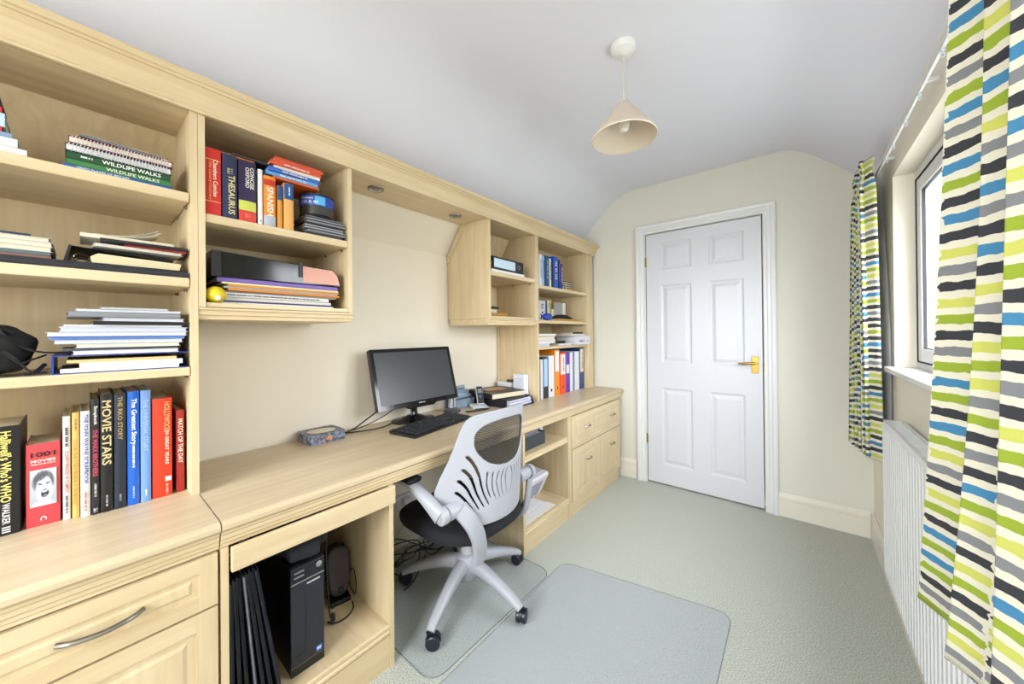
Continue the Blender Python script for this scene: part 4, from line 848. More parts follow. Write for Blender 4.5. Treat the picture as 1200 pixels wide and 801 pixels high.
# ================================================================== DESK TOP
Z = .7305
t = thing('monitor', 'black flat-screen computer monitor tilted back on a black stand, switched off', 'monitor', (-1.660, 1.165, Z))
mo = Vector((-1.619-t.location.x, 0, .978-Z)); tl = -math.radians(15.7); ya = math.radians(-.4)
Rm = Matrix.Rotation(ya, 3, 'Z') @ Matrix.Rotation(tl, 3, 'Y')
def mp(mb): mb.v = [tuple(Rm @ Vector(v)+mo) for v in mb.v]; return mb
W2, H2 = .2555, .1565
mp(MB().box(-.030, -.004, -W2, W2, -H2, H2).box(-.048, -.030, -W2*.7, W2*.7, -H2*.6, H2*.6)).build('casing', M('#1B1B1F', .35), t, bevel=.003)
bz = .018
for nm, a, b_, c, d in [('bezel', -W2, W2, H2-bz, H2), ('bezel', -W2, W2, -H2, -H2+bz+.006), ('bezel', -W2, -W2+bz, -H2+bz+.006, H2-bz), ('bezel', W2-bz, W2, -H2+bz+.006, H2-bz)]:
    mp(MB().box(-.0038, .002, a, b_, c, d)).build(nm, BLACKG, t)
scr = bpy.data.materials.new('screen_glass'); scr.use_nodes = True; pb = scr.node_tree.nodes['Principled BSDF']; pb.inputs['Base Color'].default_value = (.035, .038, .045, 1); pb.inputs['Roughness'].default_value = .33; pb.inputs['IOR'].default_value = 1.6
mp(MB().box(-.0038, .0004, -W2+bz, W2-bz, -H2+bz+.006, H2-bz)).build('screen', scr, t)
o = mp(MB().prism([(-.075, -H2-.012), (.075, -H2-.012), (.10, -H2+.002), (-.10, -H2+.002)], 'x', -.02, .0015)).build('lower_chin', BLACKG, t, bevel=.002)
text('SAMSUNG', M('#D8D8DA', .3, .5), t, Rm @ Vector((.0024, 0, -H2+.011))+mo, Rm @ Vector((0, 1, 0)), Rm @ Vector((0, 0, 1)), .042, .006)
MB().sweep(spline([(.010, 0, .030), (.005, 0, .055), (.004, 0, .085), (.02, 0, .115)], 5), [(.022, .010)]*16, up=(1, 0, 0), seg=14).build('neck', BLACKG, t, smooth=True)
MB().lathe([(0, .0), (.108, 0), (.112, .004), (.110, .008), (.06, .016), (.030, .030), (0, .032)], 0, 0, 0, 40).build('stand_base', BLACKG, t, smooth=True).scale = (.82, 1.12, 1)
MB().lathe([(0, 0), (.004, .001), (0, .002)], .045, .045, .022, 10).build('power_light', M('#3346E8', .3), t)
# keyboard
t = thing('keyboard', 'black computer keyboard lying in front of the monitor', 'keyboard', (-1.468, 1.160, Z), rz=math.radians(9.5))
MB().prism([(-.082, .002), (.082, 0), (.086, .006), (.080, .011), (-.080, .020), (-.085, .014)], 'y', -.222, .222).build('keyboard_body', BLACK, t, bevel=.002)
KM = M('#22242A', .45)
me0 = None
for r in range(6):
    for c_ in range(20):
        if (r == 0 and c_ in (1, 14)) or (c_ in (15, 19) and r == 2 and False): continue
        x = -.062+r*.0245+(.004 if r else 0); y = -.210+c_*.0213+(.004*r if c_ < 14 else 0)
        if r == 5 and 4 <= c_ <= 8: continue
        if me0 is None:
            mb = MB(); mb.v = [(-.0085, -.0085, 0), (.0085, -.0085, 0), (.0085, .0085, 0), (-.0085, .0085, 0), (-.0065, -.0065, .006), (.0065, -.0065, .006), (.0065, .0065, .006), (-.0065, .0065, .006)]
            mb.f = [(3, 2, 1, 0), (4, 5, 6, 7), (0, 1, 5, 4), (1, 2, 6, 5), (2, 3, 7, 6), (3, 0, 4, 7)]
            k0 = mb.build('key', KM, t); me0 = k0.data
        else: k0 = bpy.data.objects.new('key', me0); C.objects.link(k0); k0.parent = t
        k0.location = (x, y, .0195-.052*(x+.08)+.0005)
box('space_bar', KM, .056, .073, -.108, -.002, .0128, .0180, t, bevel=.002)
# tissue box
t = thing('tissue_box', 'grey and blue patterned tissue box with an oval opening on the left of the desk', 'box', (-1.688, .692, Z))
o = MB()
ov = [(.052*math.cos(a), .062*math.sin(a)) for a in [2*PI*i/32 for i in range(32)]]
rc = []
for i in range(32):
    a = 2*PI*i/32; c, s = math.cos(a), math.sin(a); k = min(.0725/max(abs(c), 1e-6), .079/max(abs(s), 1e-6)); rc.append((c*k, s*k))
o.v = [(x, y, .040) for x, y in rc]+[(x, y, .040) for x, y in ov]+[(x, y, 0) for x, y in rc]
for i in range(32):
    j = (i+1) % 32; o.f += [(i, j, 32+j, 32+i), (64+i, 64+j, j, i)]
o.f.append(tuple(range(64, 96)))
TM = bpy.data.materials.new('patterned_card'); TM.use_nodes = True; nt = TM.node_tree; b_ = nt.nodes['Principled BSDF']
vo = nt.nodes.new('ShaderNodeTexNoise'); vo.inputs['Scale'].default_value = 70; tc = nt.nodes.new('ShaderNodeTexCoord'); cr = nt.nodes.new('ShaderNodeValToRGB')
cr.color_ramp.elements[0].color = lin('#3F4350'); cr.color_ramp.elements[1].color = lin('#8F96AC'); cr.color_ramp.elements[0].position = .35; cr.color_ramp.elements[1].position = .65
nt.links.new(tc.outputs['Object'], vo.inputs['Vector']); nt.links.new(vo.outputs['Fac'], cr.inputs[0]); nt.links.new(cr.outputs[0], b_.inputs['Base Color'])
o.build('carton_shell', TM, t)
MB().lathe([(0, .030), (.9, .032), (1.0, .0385)], 0, 0, 0, 32).build('tissue', M('#D9D0BE', .8), t).scale = (.056, .066, 1)
MB().sweep([(x, y, .0405) for x, y in ov+ov[:1]], .0012, seg=5).build('opening_rim', M('#5A4A3A', .6), t)
for y, z, r in [(-.004, .018, .006), (.008, .022, .005), (.012, .012, .005), (-.02, .010, .004), (.0, .028, .004)]:
    MB().lathe([(0, .0012), (r, .0008), (r, 0)], .0727, y, z, 8, 'x').build('printed_flower', M('#E08A3A', .6), t)
# paperwork tray and album
t = thing('letter_tray', 'black letter tray full of papers at the right of the desk', 'tray', (-1.555, 1.775, Z))
MB().box(-.17, .165, -.085, .165, 0, .004).box(-.17, -.166, -.085, .165, .004, .055).box(-.17, .13, -.085, -.081, .004, .050).box(-.17, .13, .161, .165, .004, .055).prism([(.165, .004), (.169, .004), (.150, .045), (.130, .050), (.130, .004)], 'y', .161, .165).build('tray_body', M('#1A1B22', .3), t, bevel=.001)
for i, (col, dx, dz, rz) in enumerate([('#DADCEA', .002, .006, .02), ('#C6C8DE', .006, .015, -.03), ('#ECEBF2', .0, .024, .05), ('#B8BBD6', .004, .033, -.04), ('#DEDFEA', -.004, .040, .03)]):
    MB().box(-.155+dx, .150+dx, -.072, .150, dz, dz+.006).build('paper_sheaf', M(col, .6), t, rot=(0, 0, rz*.4))
t = thing('wallet', 'black plastic wallet lying on the papers under the album', 'wallet', (-1.52, 1.745, Z+.0475))
MB().box(-.10, .11, -.045, .16, 0, .006).build('pouch_flap', M('#101116', .5), t, bevel=.002)
album = L('thick black album with cream pages lying on top of the letter tray', -1.435, 1.900, Z+.0565, .034, .27, '#1D1A1A', d=.28, cat='album', rot=math.radians(-13), pages_out=True)
box('spine', M('#1D1A1A', .4), -.28, -.001, .0004, .0336, .2702, .2735, album)
L('tan leather wallet lying on the black album', -1.56, 1.850, Z+.0912, .004, .15, '#A8783C', d=.09, cat='wallet', rot=math.radians(-15))
# white boxes by the bookcase side
t = thing('carton', 'tall narrow white carton standing against the right bookcase side', 'carton', (-1.525, 1.9815, Z)); t.location.y = 1.970
MB().box(-.048, .048, -.0255, .0255, 0, .185).build('carton_body', M('#DDE0EA', .5), t, bevel=.0015)
for k in range(7): box('printed_line', M('#B4B8CC', .5), -.035, .035, -.0263, -.0257, .06+.015*k, .064+.015*k, t)
t = thing('carton', 'low white carton with a dark object on it beside the tall white carton', 'carton', (-1.66, 1.968, Z))
MB().box(-.065, .065, -.021, .021, 0, .118).build('carton_body', M('#D6D6DC', .5), t, bevel=.0015); MB().box(-.066, .066, -.022, .022, .1, .121).build('lid', M('#E2E2E6', .5), t)
t = thing('sunglasses_case', 'small dark brown case lying on the low white carton', 'case', (-1.62, 1.968, Z+.1215)); MB().sweep([(-.03, 0, .009), (-.025, 0, .010), (.02, 0, .010), (.028, 0, .009)], [(.006, .003), (.016, .009), (.016, .009), (.006, .003)], seg=12).build('case_body', M('#4A3420', .4), t, smooth=True)
# cordless phone
t = thing('cordless_phone', 'silver and black cordless phone standing in its charging base', 'phone', (-1.585, 1.608, Z), rz=-.5)
t.scale = (.9, .9, .9)
MB().prism([(-.055, 0), (.058, 0), (.058, .012), (.02, .018), (-.055, .024)], 'y', -.055, .055).build('charging_base', M('#D0D2D6', .35), t, bevel=.004)
MB().box(.0585, .060, -.05, .05, .002, .010).build('base_front', M('#3C3C40', .4), t)
hm = Matrix.Rotation(-.42, 3, 'Y')
def hp(mb): mb.v = [tuple(hm @ Vector(v)+Vector((.006, .012, .024))) for v in mb.v]; return mb
h_ = hp(MB().box(-.014, .010, -.024, .024, 0, .135)).build('handset', M('#B9BCC2', .3), t, bevel=.006, seg=3)
hp(MB().box(.0102, .0125, -.021, .021, .006, .128)).build('handset_face', M('#17181C', .25), h_, bevel=.002)
hp(MB().box(.0127, .0134, -.015, .015, .080, .112)).build('display', M('#6D7A74', .2), h_)
hp(MB().lathe([(0, .0005), (.010, .0005), (.011, 0)], .0128, 0, .055, 16, 'x')).build('navigation_key', M('#44505E', .3), h_)
# silver bluetooth stand
t = thing('desk_speaker', 'small silver upright speaker on a dark rounded base beside the monitor', 'speaker', (-1.640, 1.430, Z))
MB().lathe([(0, 0), (.050, 0), (.052, .006), (.045, .016), (.03, .022), (0, .023)], 0, 0, 0, 28).build('base', M('#5A5B60', .25, .5), t, smooth=True)
MB().box(-.012, .012, -.022, .022, .0235, .115).build('column', M('#C9CCD4', .25, .4), t, bevel=.005, seg=3); MB().box(.0125, .0135, -.004, .004, .03, .105).build('groove', M('#4C4D52', .4), t)
# letter rack
t = thing('letter_rack', 'clear blue-tinted plastic letter rack full of envelopes behind the phone', 'letter rack', (-1.716, 1.560, Z))
MB().box(-.045, .050, -.085, .085, 0, .004).build('rack_base', clear('blue_acrylic', '#8FA9BE', .6, .1), t, bevel=.001)
for x, h_ in ((-.044, .130), (-.012, .105), (.020, .080), (.046, .055)):
    MB().box(x, x+.003, -.085, .085, .0045, h_).build('divider', clear('acrylic', '#A9BED0', .45, .08), t, bevel=.001)
for x, h_, col in ((-.030, .115, '#6C7C96'), (-.022, .100, '#D6DAE4'), (.003, .085, '#8AB0D8'), (.010, .078, '#E6E8EE'), (.033, .062, '#3E4E68')):
    MB().box(x, x+.003, -.075, .075, .0045, h_).build('envelope', M(col, .5), t)
t = thing('dark_strip', 'dark curved strip between the keyboard and the phone', 'strap', (-1.52, 1.50, Z)); MB().sweep(spline([(-.03, -.04, .006), (0, .01, .008), (.015, .07, .008), (.01, .11, .006)], 5), [(.012, .005)]*16, seg=10).build('strap', M('#2A2B30', .5), t, smooth=True)  # dark curved strip on the desktop, all one colour
# cables on desk
G = 'black monitor cables on the desk'
cable('cable', 'black cable bundle end looping up behind the monitor from the tissue box', [(-1.695, .785, Z+.004), (-1.69, .83, Z+.01), (-1.695, .90, Z+.04), (-1.70, .97, Z+.075), (-1.69, 1.05, Z+.13)], .0035, group=G)
cable('cable', 'black cable running along the desk to the monitor stand', [(-1.69, .800, Z+.004), (-1.655, .87, Z+.004), (-1.640, .95, Z+.004), (-1.660, 1.02, Z+.005), (-1.70, 1.07, Z+.010)], .003, group=G)
cable('cable', 'thin black cable between the other two behind the monitor', [(-1.705, .792, Z+.004), (-1.70, .86, Z+.008), (-1.70, .95, Z+.025), (-1.71, 1.05, Z+.055), (-1.715, 1.12, Z+.09)], .0025, group=G)
cable('cable', 'pale beige cable curling between the monitor and silver speaker', [(-1.72, 1.28, Z+.003), (-1.69, 1.33, Z+.003), (-1.70, 1.37, Z+.003), (-1.735, 1.40, Z+.003)], .0018, col='#B59A7A')

# ================================================================== COMPUTER BAY
FB = .1525
t = thing('computer_tower', 'black computer tower standing in the open cabinet under the desk', 'computer', (-1.42, .452, FB))
MB().box(-.21, .20, -.048, .048, 0, .335).build('case', M('#0E0F12', .35), t, bevel=.003)
MB().box(.2005, .210, -.049, .049, .03, .285).build('front_panel', M('#22242B', .35), t, bevel=.003)
MB().box(.2005, .212, -.049, .049, .2865, .335).build('top_panel', M('#17191E', .25), t, bevel=.002)
MB().box(.2005, .209, -.049, .049, .0, .0295).build('bottom_panel', M('#15161B', .3), t, bevel=.002)
MB().box(.2102, .2115, -.049, .049, .283, .286).build('trim_line', CHROME, t); MB().box(.2102, .2112, -.049, .049, .029, .031).build('trim_line', STEEL, t)
MB().box(.2102, .2106, -.008, -.007, .06, .28).box(.2102, .2106, -.045, -.007, .058, .06).build('drive_seam', BLACK, t)
text('~', M('#D0D0D4', .3), t, (.2108, .018, .270), YP, ZP, .042, .006)
box('blue_sticker', M('#5A86D8', .3), .2102, .2108, .024, .040, .036, .052, t); text('~', M('#E6ECF6', .4), t, (.2112, .032, .045), YP, ZP, .012, .006)
for k in range(2): box('card_slot', M('#6A6C74', .3), .2122, .2128, -.040, -.012, .300+.014*k, .306+.014*k, t)
for y in (.005, .012): box('usb_port', BLACK, .2122, .2128, y, y+.004, .300, .312, t)
MB().lathe([(0, .001), (.008, .0008), (.009, 0)], .2122, .033, .314, 16, 'x').build('power_button', CHROME, t)
t = thing('soft_case', 'rumpled black soft case lying on top of the computer tower', 'case', (-1.385, .452, FB+.3365))
def sc(u, v):
    a = 2*PI*u; b_ = PI*v; s = lambda q, e: math.copysign(abs(q)**e, q)
    r = 1+.06*math.sin(4*a+2*b_)+.05*math.sin(9*a)
    return (.188*s(math.cos(a), .5)*s(math.sin(b_), .5)*r, .070*s(math.sin(a), .5)*s(math.sin(b_), .5)*r, max(0, .055*(1-s(math.cos(b_), .8))*(1.1-.4*math.cos(a))))
MB().grid(sc, 36, 16).build('case_body', M('#15161C', .75, bump=.4, scale=50), t, smooth=True)
MB().prism([(-.03, .003), (.085, .003), (.06, .085), (.02, .075)], 'x', .130, .134).build('corner_flap', M('#1E2230', .6), t, rot=(0, -.35, 0))
G = 'pair of black computer speakers in the open cabinet'
def spk(label, x, y, rz, s=1):
    t = thing('computer_speaker', label, 'speaker', (x, y, FB), rz=rz, group=G)
    MB().box(-.035, .035, -.038, .038, 0, .018).build('foot', M('#15161A', .4), t, bevel=.006, seg=3)
    tt = Matrix.Rotation(-.16, 3, 'Y')
    def m2(mb): mb.v = [tuple(tt @ Vector(v)+Vector((.0, 0, .014))) for v in mb.v]; return mb
    n_ = 18; P = [(.046*math.copysign(abs(math.cos(2*PI*i/n_))**.7, math.cos(2*PI*i/n_)), .100+.092*math.copysign(abs(math.sin(2*PI*i/n_))**.55, math.sin(2*PI*i/n_))) for i in range(n_)]
    P = [(y_*(.80+.25*min(1, z_/.19)), z_) for y_, z_ in P]
    m2(MB().prism(P, 'x', -.035, .022)).build('cabinet', M('#15161A', .35), t, bevel=.005, seg=3)
    m2(MB().prism([(y_*.84, .018+(z_)*.87) for y_, z_ in P if True], 'x', .0225, .026)).build('grille', M('#4D4549', .8, bump=.8, scale=900), t, bevel=.001)
    m2(MB().lathe([(0, .006), (.009, .005), (.011, 0)], .0265, .004, .032, 18, 'x')).build('volume_knob', M('#101013', .2), t, smooth=True)
    return t
spk('black computer speaker with grey grille standing free near the back right', -1.425, .645, -.20)
spk('second black computer speaker half hidden behind the tower', -1.53, .560, -.1)
cable('cable', 'black cable curling from behind the tower past its right side', [(-1.44, .50, .53), (-1.42, .53, .56), (-1.38, .56, .55), (-1.345, .565, .50), (-1.335, .560, .40), (-1.33, .562, .30), (-1.32, .565, .20), (-1.315, .575, .158)], .0028)
cable('cable', 'black speaker lead lying on the cabinet floor', [(-1.36, .668, .165), (-1.33, .655, .158), (-1.31, .62, .157), (-1.315, .585, .157), (-1.34, .566, .158)], .0028)
cable('cable', 'thin black lead looping at the right of the speaker', [(-1.40, .70, .158), (-1.39, .698, .20), (-1.41, .699, .25), (-1.44, .698, .235), (-1.43, .69, .19), (-1.39, .692, .160)], .0018)
t = thing('cable_plug', 'black audio plug hanging beside the tower', 'plug', (-1.325, .578, .162)); MB().sweep([(0, 0, 0), (0, .0, .018), (0, 0, .034)], [(.008, .006), (.009, .007), (.004, .004)], seg=10).build('plug_body', BLACK, t, smooth=True); MB().lathe([(.004, .034), (.004, .046)], seg=8).build('pin', CHROME, t)
G = 'black folders leaning in the open cabinet'
for i in range(7):
    hgt = [.400, .402, .404, .406, .408, .410, .412][i]; yb = .2485+.0190*i; lean = math.asin((yb-.2455-.0092*i)/hgt)
    t = thing('folder', ['black ring folder hard against the left side of the open cabinet', 'thin black folder second from the left side', 'black plastic folder third from the left side', 'dark folder with pale page edges, fourth from the left', 'black folder with a crumpled edge, fifth from the left', 'slim black folder sixth from the left side', 'dark blue-black folder leaning rightmost, nearest the tower'][i], 'folder', (-1.172-.004*(i % 3), yb, FB+.0005), group=G, rot=(lean, 0, 0))
    MB().box(-.29, 0, 0, .0016, 0, hgt).box(-.29, 0, .0066, .0082, 0, hgt).box(-.29, -.287, .0016, .0066, 0, hgt).build('cover', M(['#17181D', '#1E2026', '#14151A', '#1B1D24', '#17181E', '#202229', '#171A28', '#15161B'][i], .3), t)
    MB().box(-.284, -.004, .0019, .0063, .003, hgt-.01).build('pages', M(['#3A3C46', '#24262C', '#24262C', '#B8BACB', '#2A2C34', '#26282E', '#34363E', '#24262C'][i], .6), t)

# ================================================================== RIGHT OPEN CABINET
t = thing('storage_box', 'black storage box with a bulldog clip on the upper shelf of the right open cabinet', 'box', (-1.32, 1.69, .5305))
MB().box(-.11, .11, -.11, .11, 0, .004).box(-.11, -.107, -.11, .11, .004, .075).box(.107, .11, -.11, .11, .004, .075).box(-.107, .107, -.11, -.107, .004, .075).box(-.107, .107, .107, .11, .004, .075).build('box_body', M('#3C4148', .5), t)
MB().box(-.10, .10, -.10, .10, .0045, .066).build('contents', M('#B9B4BC', .6), t)
t2 = thing('metal_case', 'long silver pen case lying across the black storage box', 'case', (-1.24, 1.68, .606)); MB().sweep([(0, -.085, .010), (0, -.08, .010), (0, .07, .010), (0, .08, .010)], [(.006, .004), (.015, .009), (.015, .009), (.006, .004)], seg=12, sq=3).build('case_body', M('#9C96A0', .3, .5), t2, smooth=True)
G = 'papers beside the black storage box'
t = thing('paper_pack', 'pack of white paper standing behind the black storage box', 'paper pack', (-1.40, 1.865, .5305), group=None); MB().box(-.10, .10, -.045, .045, 0, .080).build('wrapper', M('#DDE2F4', .5), t, bevel=.002); box('blue_print', M('#5E7FC8', .5), .1002, .101, -.035, .01, .045, .065, t); MB().box(-.07, .09, -.04, .04, .0805, .086).build('loose_sheet', M('#C4CBEA', .5), t)
t = thing('printer', 'white inkjet printer on the bottom of the right open cabinet', 'printer', (-1.44, 1.735, .1375))
MB().prism([(-.17, 0), (.10, 0), (.165, .135), (.17, .150), (.165, .165), (-.16, .185), (-.17, .17)], 'y', -.195, .195).build('printer_body', M('#E2E3EE', .35), t, bevel=.006, seg=3)
MB().prism([(.106, .018), (.156, .122), (.158, .120), (.108, .016)], 'y', -.15, .15).build('output_slot', M('#9FA6C0', .3), t)
MB().box(-.15, .13, -.18, .18, .1755, .1795).build('scanner_lid', M('#D4D6E4', .3), t, rot=(0, math.radians(3.2), 0))
MB().box(.112, .205, -.10, .10, .003, .010).build('paper_tray', M('#CDD0E0', .35), t, bevel=.002)
MB().box(.118, .20, -.09, .09, .0105, .014).build('paper', PAPER, t)
t = thing('paper_sheaf', 'white papers lying flat in front of the printer', 'papers', (-1.235, 1.70, .1375)); MB().box(-.010, .055, -.15, .20, 0, .0022).build('sheets', PAPER, t, bevel=.0008); t.location = (-1.232, 1.66, .1375)
# under the desk: leads, basket, socket strip
G = 'black leads tangled on the floor under the desk'
random.seed(11)
for i in range(7):
    pts = []
    x, y = -1.62+random.uniform(-.05, .06), .80+random.uniform(0, .08)
    for k in range(7): pts.append((x+random.uniform(-.05, .05), y+.09*k+random.uniform(-.04, .04), .012+.02*random.random()+(.08 if k in (2, 3) and i % 2 else 0)))
    cable('cable', 'black lead in the tangle on the carpet below the kneehole', pts, .0028, group=G)
cable('cable', 'pale grey lead arching over the tangle under the desk', [(-1.70, .78, .13), (-1.66, .90, .135), (-1.62, 1.0, .15), (-1.63, 1.08, .20), (-1.68, 1.13, .24)], .004, col='#B8B8B4')
cable('cable', 'single black lead stretched on the mat from the caster', [(-1.44, .95, .008), (-1.45, 1.0, .008), (-1.50, 1.08, .008), (-1.58, 1.18, .008)], .003)
t = thing('socket_strip', 'white socket strip fixed above the skirting under the desk', 'socket strip', (XL+.022, 1.06, .24)); MB().box(-.0215, .016, -.15, .15, 0, .055).build('strip_body', GLOSS, t, bevel=.004)
for k in range(4): box('socket', M('#C9C9C9', .4), .0162, .0175, -.125+.065*k, -.080+.065*k, .008, .047, t)
t = thing('plug', 'white plug with grey lead in the socket strip', 'plug', (XL+.0405, 1.155, .25)); MB().box(0, .03, -.022, .022, 0, .035).build('plug_body', GLOSS, t, bevel=.004); MB().sweep([(.015, 0, 0), (.015, 0, -.02)], .003, seg=8).build('cord_guard', WHITE, t)

# ================================================================== PENDANT LAMP
t = thing('pendant_lamp', 'cream cone-shaped pendant shade hanging from a white ceiling rose', 'lamp', (-.545, 1.41, 2.3795))
MB().lathe([(.050, 0), (.050, -.012), (.044, -.024), (.018, -.031), (.008, -.036), (0, -.036)], seg=32, cap=False).build('ceiling_rose', WHITE, t, smooth=True)
MB().lathe([(.0028, -.036), (.0028, -.245)], seg=8).build('flex', M('#D8CFAE', .5), t, smooth=True)
sm = bpy.data.materials.new('cream_shade'); sm.use_nodes = True; nt = sm.node_tree; b_ = nt.nodes['Principled BSDF']; b_.inputs['Base Color'].default_value = lin('#E6DCCD'); b_.inputs['Roughness'].default_value = .7
tr = nt.nodes.new('ShaderNodeBsdfTranslucent'); tr.inputs[0].default_value = lin('#E6CFA6'); mx = nt.nodes.new('ShaderNodeMixShader'); mx.inputs[0].default_value = .25
nt.links.new(b_.outputs[0], mx.inputs[1]); nt.links.new(tr.outputs[0], mx.inputs[2]); nt.links.new(mx.outputs[0], nt.nodes['Material Output'].inputs[0])
sd = MB().lathe([(.018, -.233), (.022, -.234), (.126, -.375), (.128, -.380)], seg=48, cap=False).build('lamp_shade', sm, t, smooth=True, solid=.002)
MB().lathe([(.1275, -.382), (.1292, -.381), (.1292, -.376), (.1275, -.375)], seg=48, cap=False).build('shade_rim', M('#E6DDCC', .6), sd, smooth=True)
MB().lathe([(.019, -.2335), (.012, -.232), (.003, -.228)], seg=16, cap=False).build('shade_cap', WHITE, t, smooth=True)
MB().lathe([(.016, -.235), (.018, -.240), (.018, -.285), (.014, -.290)], seg=20).build('lamp_holder', WHITE, t, smooth=True)
MB().lathe([(.011, -.290), (.012, -.298), (.021, -.318), (.023, -.330), (.017, -.346), (0, -.352)], seg=24, cap=False).build('bulb', M('#EDEAE2', .15), t, smooth=True)

# ================================================================== RADIATOR
t = thing('radiator', 'white ribbed panel radiator on the wall under the window', 'radiator', (.29, 1.5, .228))
y0, y1, H = -.95, .548, .612
mb = MB(); P = [( -.020, y0), (-.028, y0+.006)]; y = y0+.02
nr = 0
while y < y1-.04:
    P += [(-.028, y), (-.0285, y+.004), (-.0225, y+.010), (-.0225, y+.016), (-.0285, y+.022), (-.028, y+.0255)]; y += .0333; nr += 1
P += [(-.028, y1-.006), (-.020, y1)]
mb = MB(); k = len(P)
zs = [.0, .012, .030, H-.030, H-.012, H]
for zi, z in enumerate(zs):
    for (x, yy) in P:
        xx = x if zi in (2, 3) else max(x, -.028) if zi in (1, 4) else -.022
        if zi in (1, 4): xx = -.028 if abs(x) > .021 else x
        mb.v.append((xx, yy, z))
for zi in range(len(zs)-1):
    for i in range(k-1): mb.f.append((zi*k+i, zi*k+i+1, (zi+1)*k+i+1, (zi+1)*k+i))
mb.build('ribbed_panel', GLOSS, t, smooth=True, auto=25)
MB().box(.022, .030, y0+.01, y1-.01, .01, H-.012).build('rear_panel', GLOSS, t)
MB().box(-.0215, .034, y1-.0035, y1, .004, H+.003).build('end_panel', GLOSS, t, bevel=.001); MB().box(-.0215, .034, y0, y0+.0035, .004, H+.003).build('end_panel', GLOSS, t, bevel=.001)
MB().box(-.024, -.016, y0+.004, y1-.004, H, H+.004).box(.024, .034, y0+.004, y1-.004, H, H+.004).build('grille_edge', GLOSS, t)
n_ = 70; bar0 = None
for i in range(n_):
    yy = y0+.02+(y1-y0-.04)*i/(n_-1)
    if bar0 is None: bar0 = MB().box(-.0155, .0235, -.0035, .0035, H-.001, H+.003).build('grille_bar', GLOSS, t); bar0.location = (0, yy, 0)
    else: o = bpy.data.objects.new('grille_bar', bar0.data); C.objects.link(o); o.parent = t; o.location = (0, yy, 0)
for yy in (y0+.2, y1-.15): MB().box(.0305, .0445, yy, yy+.03, .1, H-.1).build('wall_bracket', GLOSS, t)
MB().sweep(spline([(0, y1+.0, .04), (0, y1+.022, .04), (0, y1+.03, .02), (0, y1+.03, -.045), (.015, y1+.03, -.060), (.043, y1+.03, -.062)], 5), .0075, seg=12).build('pipe', GLOSS, t, smooth=True)
MB().lathe([(.012, -.02), (.014, .0), (.014, .03), (.010, .05)], 0, y1+.03, .03, 16).build('valve', CHROME, t, smooth=True)

# ================================================================== CURTAINS
cmat = bpy.data.materials.new('brushstroke_curtain_fabric'); cmat.use_nodes = True; nt = cmat.node_tree; N = nt.nodes; Lk = nt.links; b_ = N['Principled BSDF']; b_.inputs['Roughness'].default_value = .85
def mth(op, a, b2=None, c=None):
    n_ = N.new('ShaderNodeMath'); n_.operation = op
    for i, q in enumerate((a, b2, c)):
        if q is None: continue
        if isinstance(q, (int, float)): n_.inputs[i].default_value = q
        else: Lk.new(q, n_.inputs[i])
    return n_.outputs[0]
uv = N.new('ShaderNodeUVMap'); uv.uv_map = 'cloth'; sp = N.new('ShaderNodeSeparateXYZ'); Lk.new(uv.outputs[0], sp.inputs[0])
nz_ = N.new('ShaderNodeTexNoise'); nz_.inputs['Scale'].default_value = 45; Lk.new(uv.outputs[0], nz_.inputs['Vector'])
wob = mth('MULTIPLY', mth('SUBTRACT', nz_.outputs['Fac'], .5), 1.0)
CW, RH = .100, .0285
U = mth('DIVIDE', sp.outputs[0], CW); col_ = mth('FLOOR', U)
offn = N.new('ShaderNodeTexWhiteNoise'); offn.noise_dimensions = '1D'; Lk.new(col_, offn.inputs['W'])
Vv = mth('ADD', mth('DIVIDE', sp.outputs[1], RH), offn.outputs[0]); row = mth('FLOOR', Vv)
fu = mth('ADD', mth('FRACT', U), mth('MULTIPLY', wob, .30)); fv = mth('ADD', mth('FRACT', Vv), mth('MULTIPLY', wob, .30))
mk = mth('MULTIPLY', mth('LESS_THAN', mth('ABSOLUTE', mth('SUBTRACT', fv, .5)), .29), mth('LESS_THAN', mth('ABSOLUTE', mth('SUBTRACT', fu, .5)), .485))
cx_ = N.new('ShaderNodeCombineXYZ'); Lk.new(col_, cx_.inputs[0]); Lk.new(row, cx_.inputs[1]); wn_ = N.new('ShaderNodeTexWhiteNoise'); wn_.noise_dimensions = '2D'; Lk.new(cx_.outputs[0], wn_.inputs['Vector'])
# colours follow one another down each column with a little chance
seq = mth('FRACT', mth('ADD', mth('MULTIPLY', mth('ADD', row, mth('MULTIPLY', offn.outputs[0], 17)), .3819), mth('MULTIPLY', wn_.outputs[0], .25)))
cr = N.new('ShaderNodeValToRGB'); cr.color_ramp.interpolation = 'CONSTANT'; els = cr.color_ramp.elements
cs_ = [(0, '#38393F'), (.22, '#9AAE35'), (.46, '#85878A'), (.64, '#4688B2'), (.80, '#CDCF66'), (.94, '#38393F')]
els[0].position = 0; els[0].color = lin(cs_[0][1]); els[1].position = cs_[1][0]; els[1].color = lin(cs_[1][1])
for p_, c_ in cs_[2:]: e = els.new(p_); e.color = lin(c_)
Lk.new(seq, cr.inputs[0])
mx = N.new('ShaderNodeMix'); mx.data_type = 'RGBA'; mx.inputs[6].default_value = lin('#E4DFCC'); Lk.new(mk, mx.inputs[0]); Lk.new(cr.outputs[0], mx.inputs[7]); Lk.new(mx.outputs[2], b_.inputs['Base Color'])
tl_ = N.new('ShaderNodeBsdfTranslucent'); Lk.new(mx.outputs[2], tl_.inputs[0]); ms = N.new('ShaderNodeMixShader'); ms.inputs[0].default_value = .12
Lk.new(b_.outputs[0], ms.inputs[1]); Lk.new(tl_.outputs[0], ms.inputs[2]); Lk.new(ms.outputs[0], N['Material Output'].inputs[0])
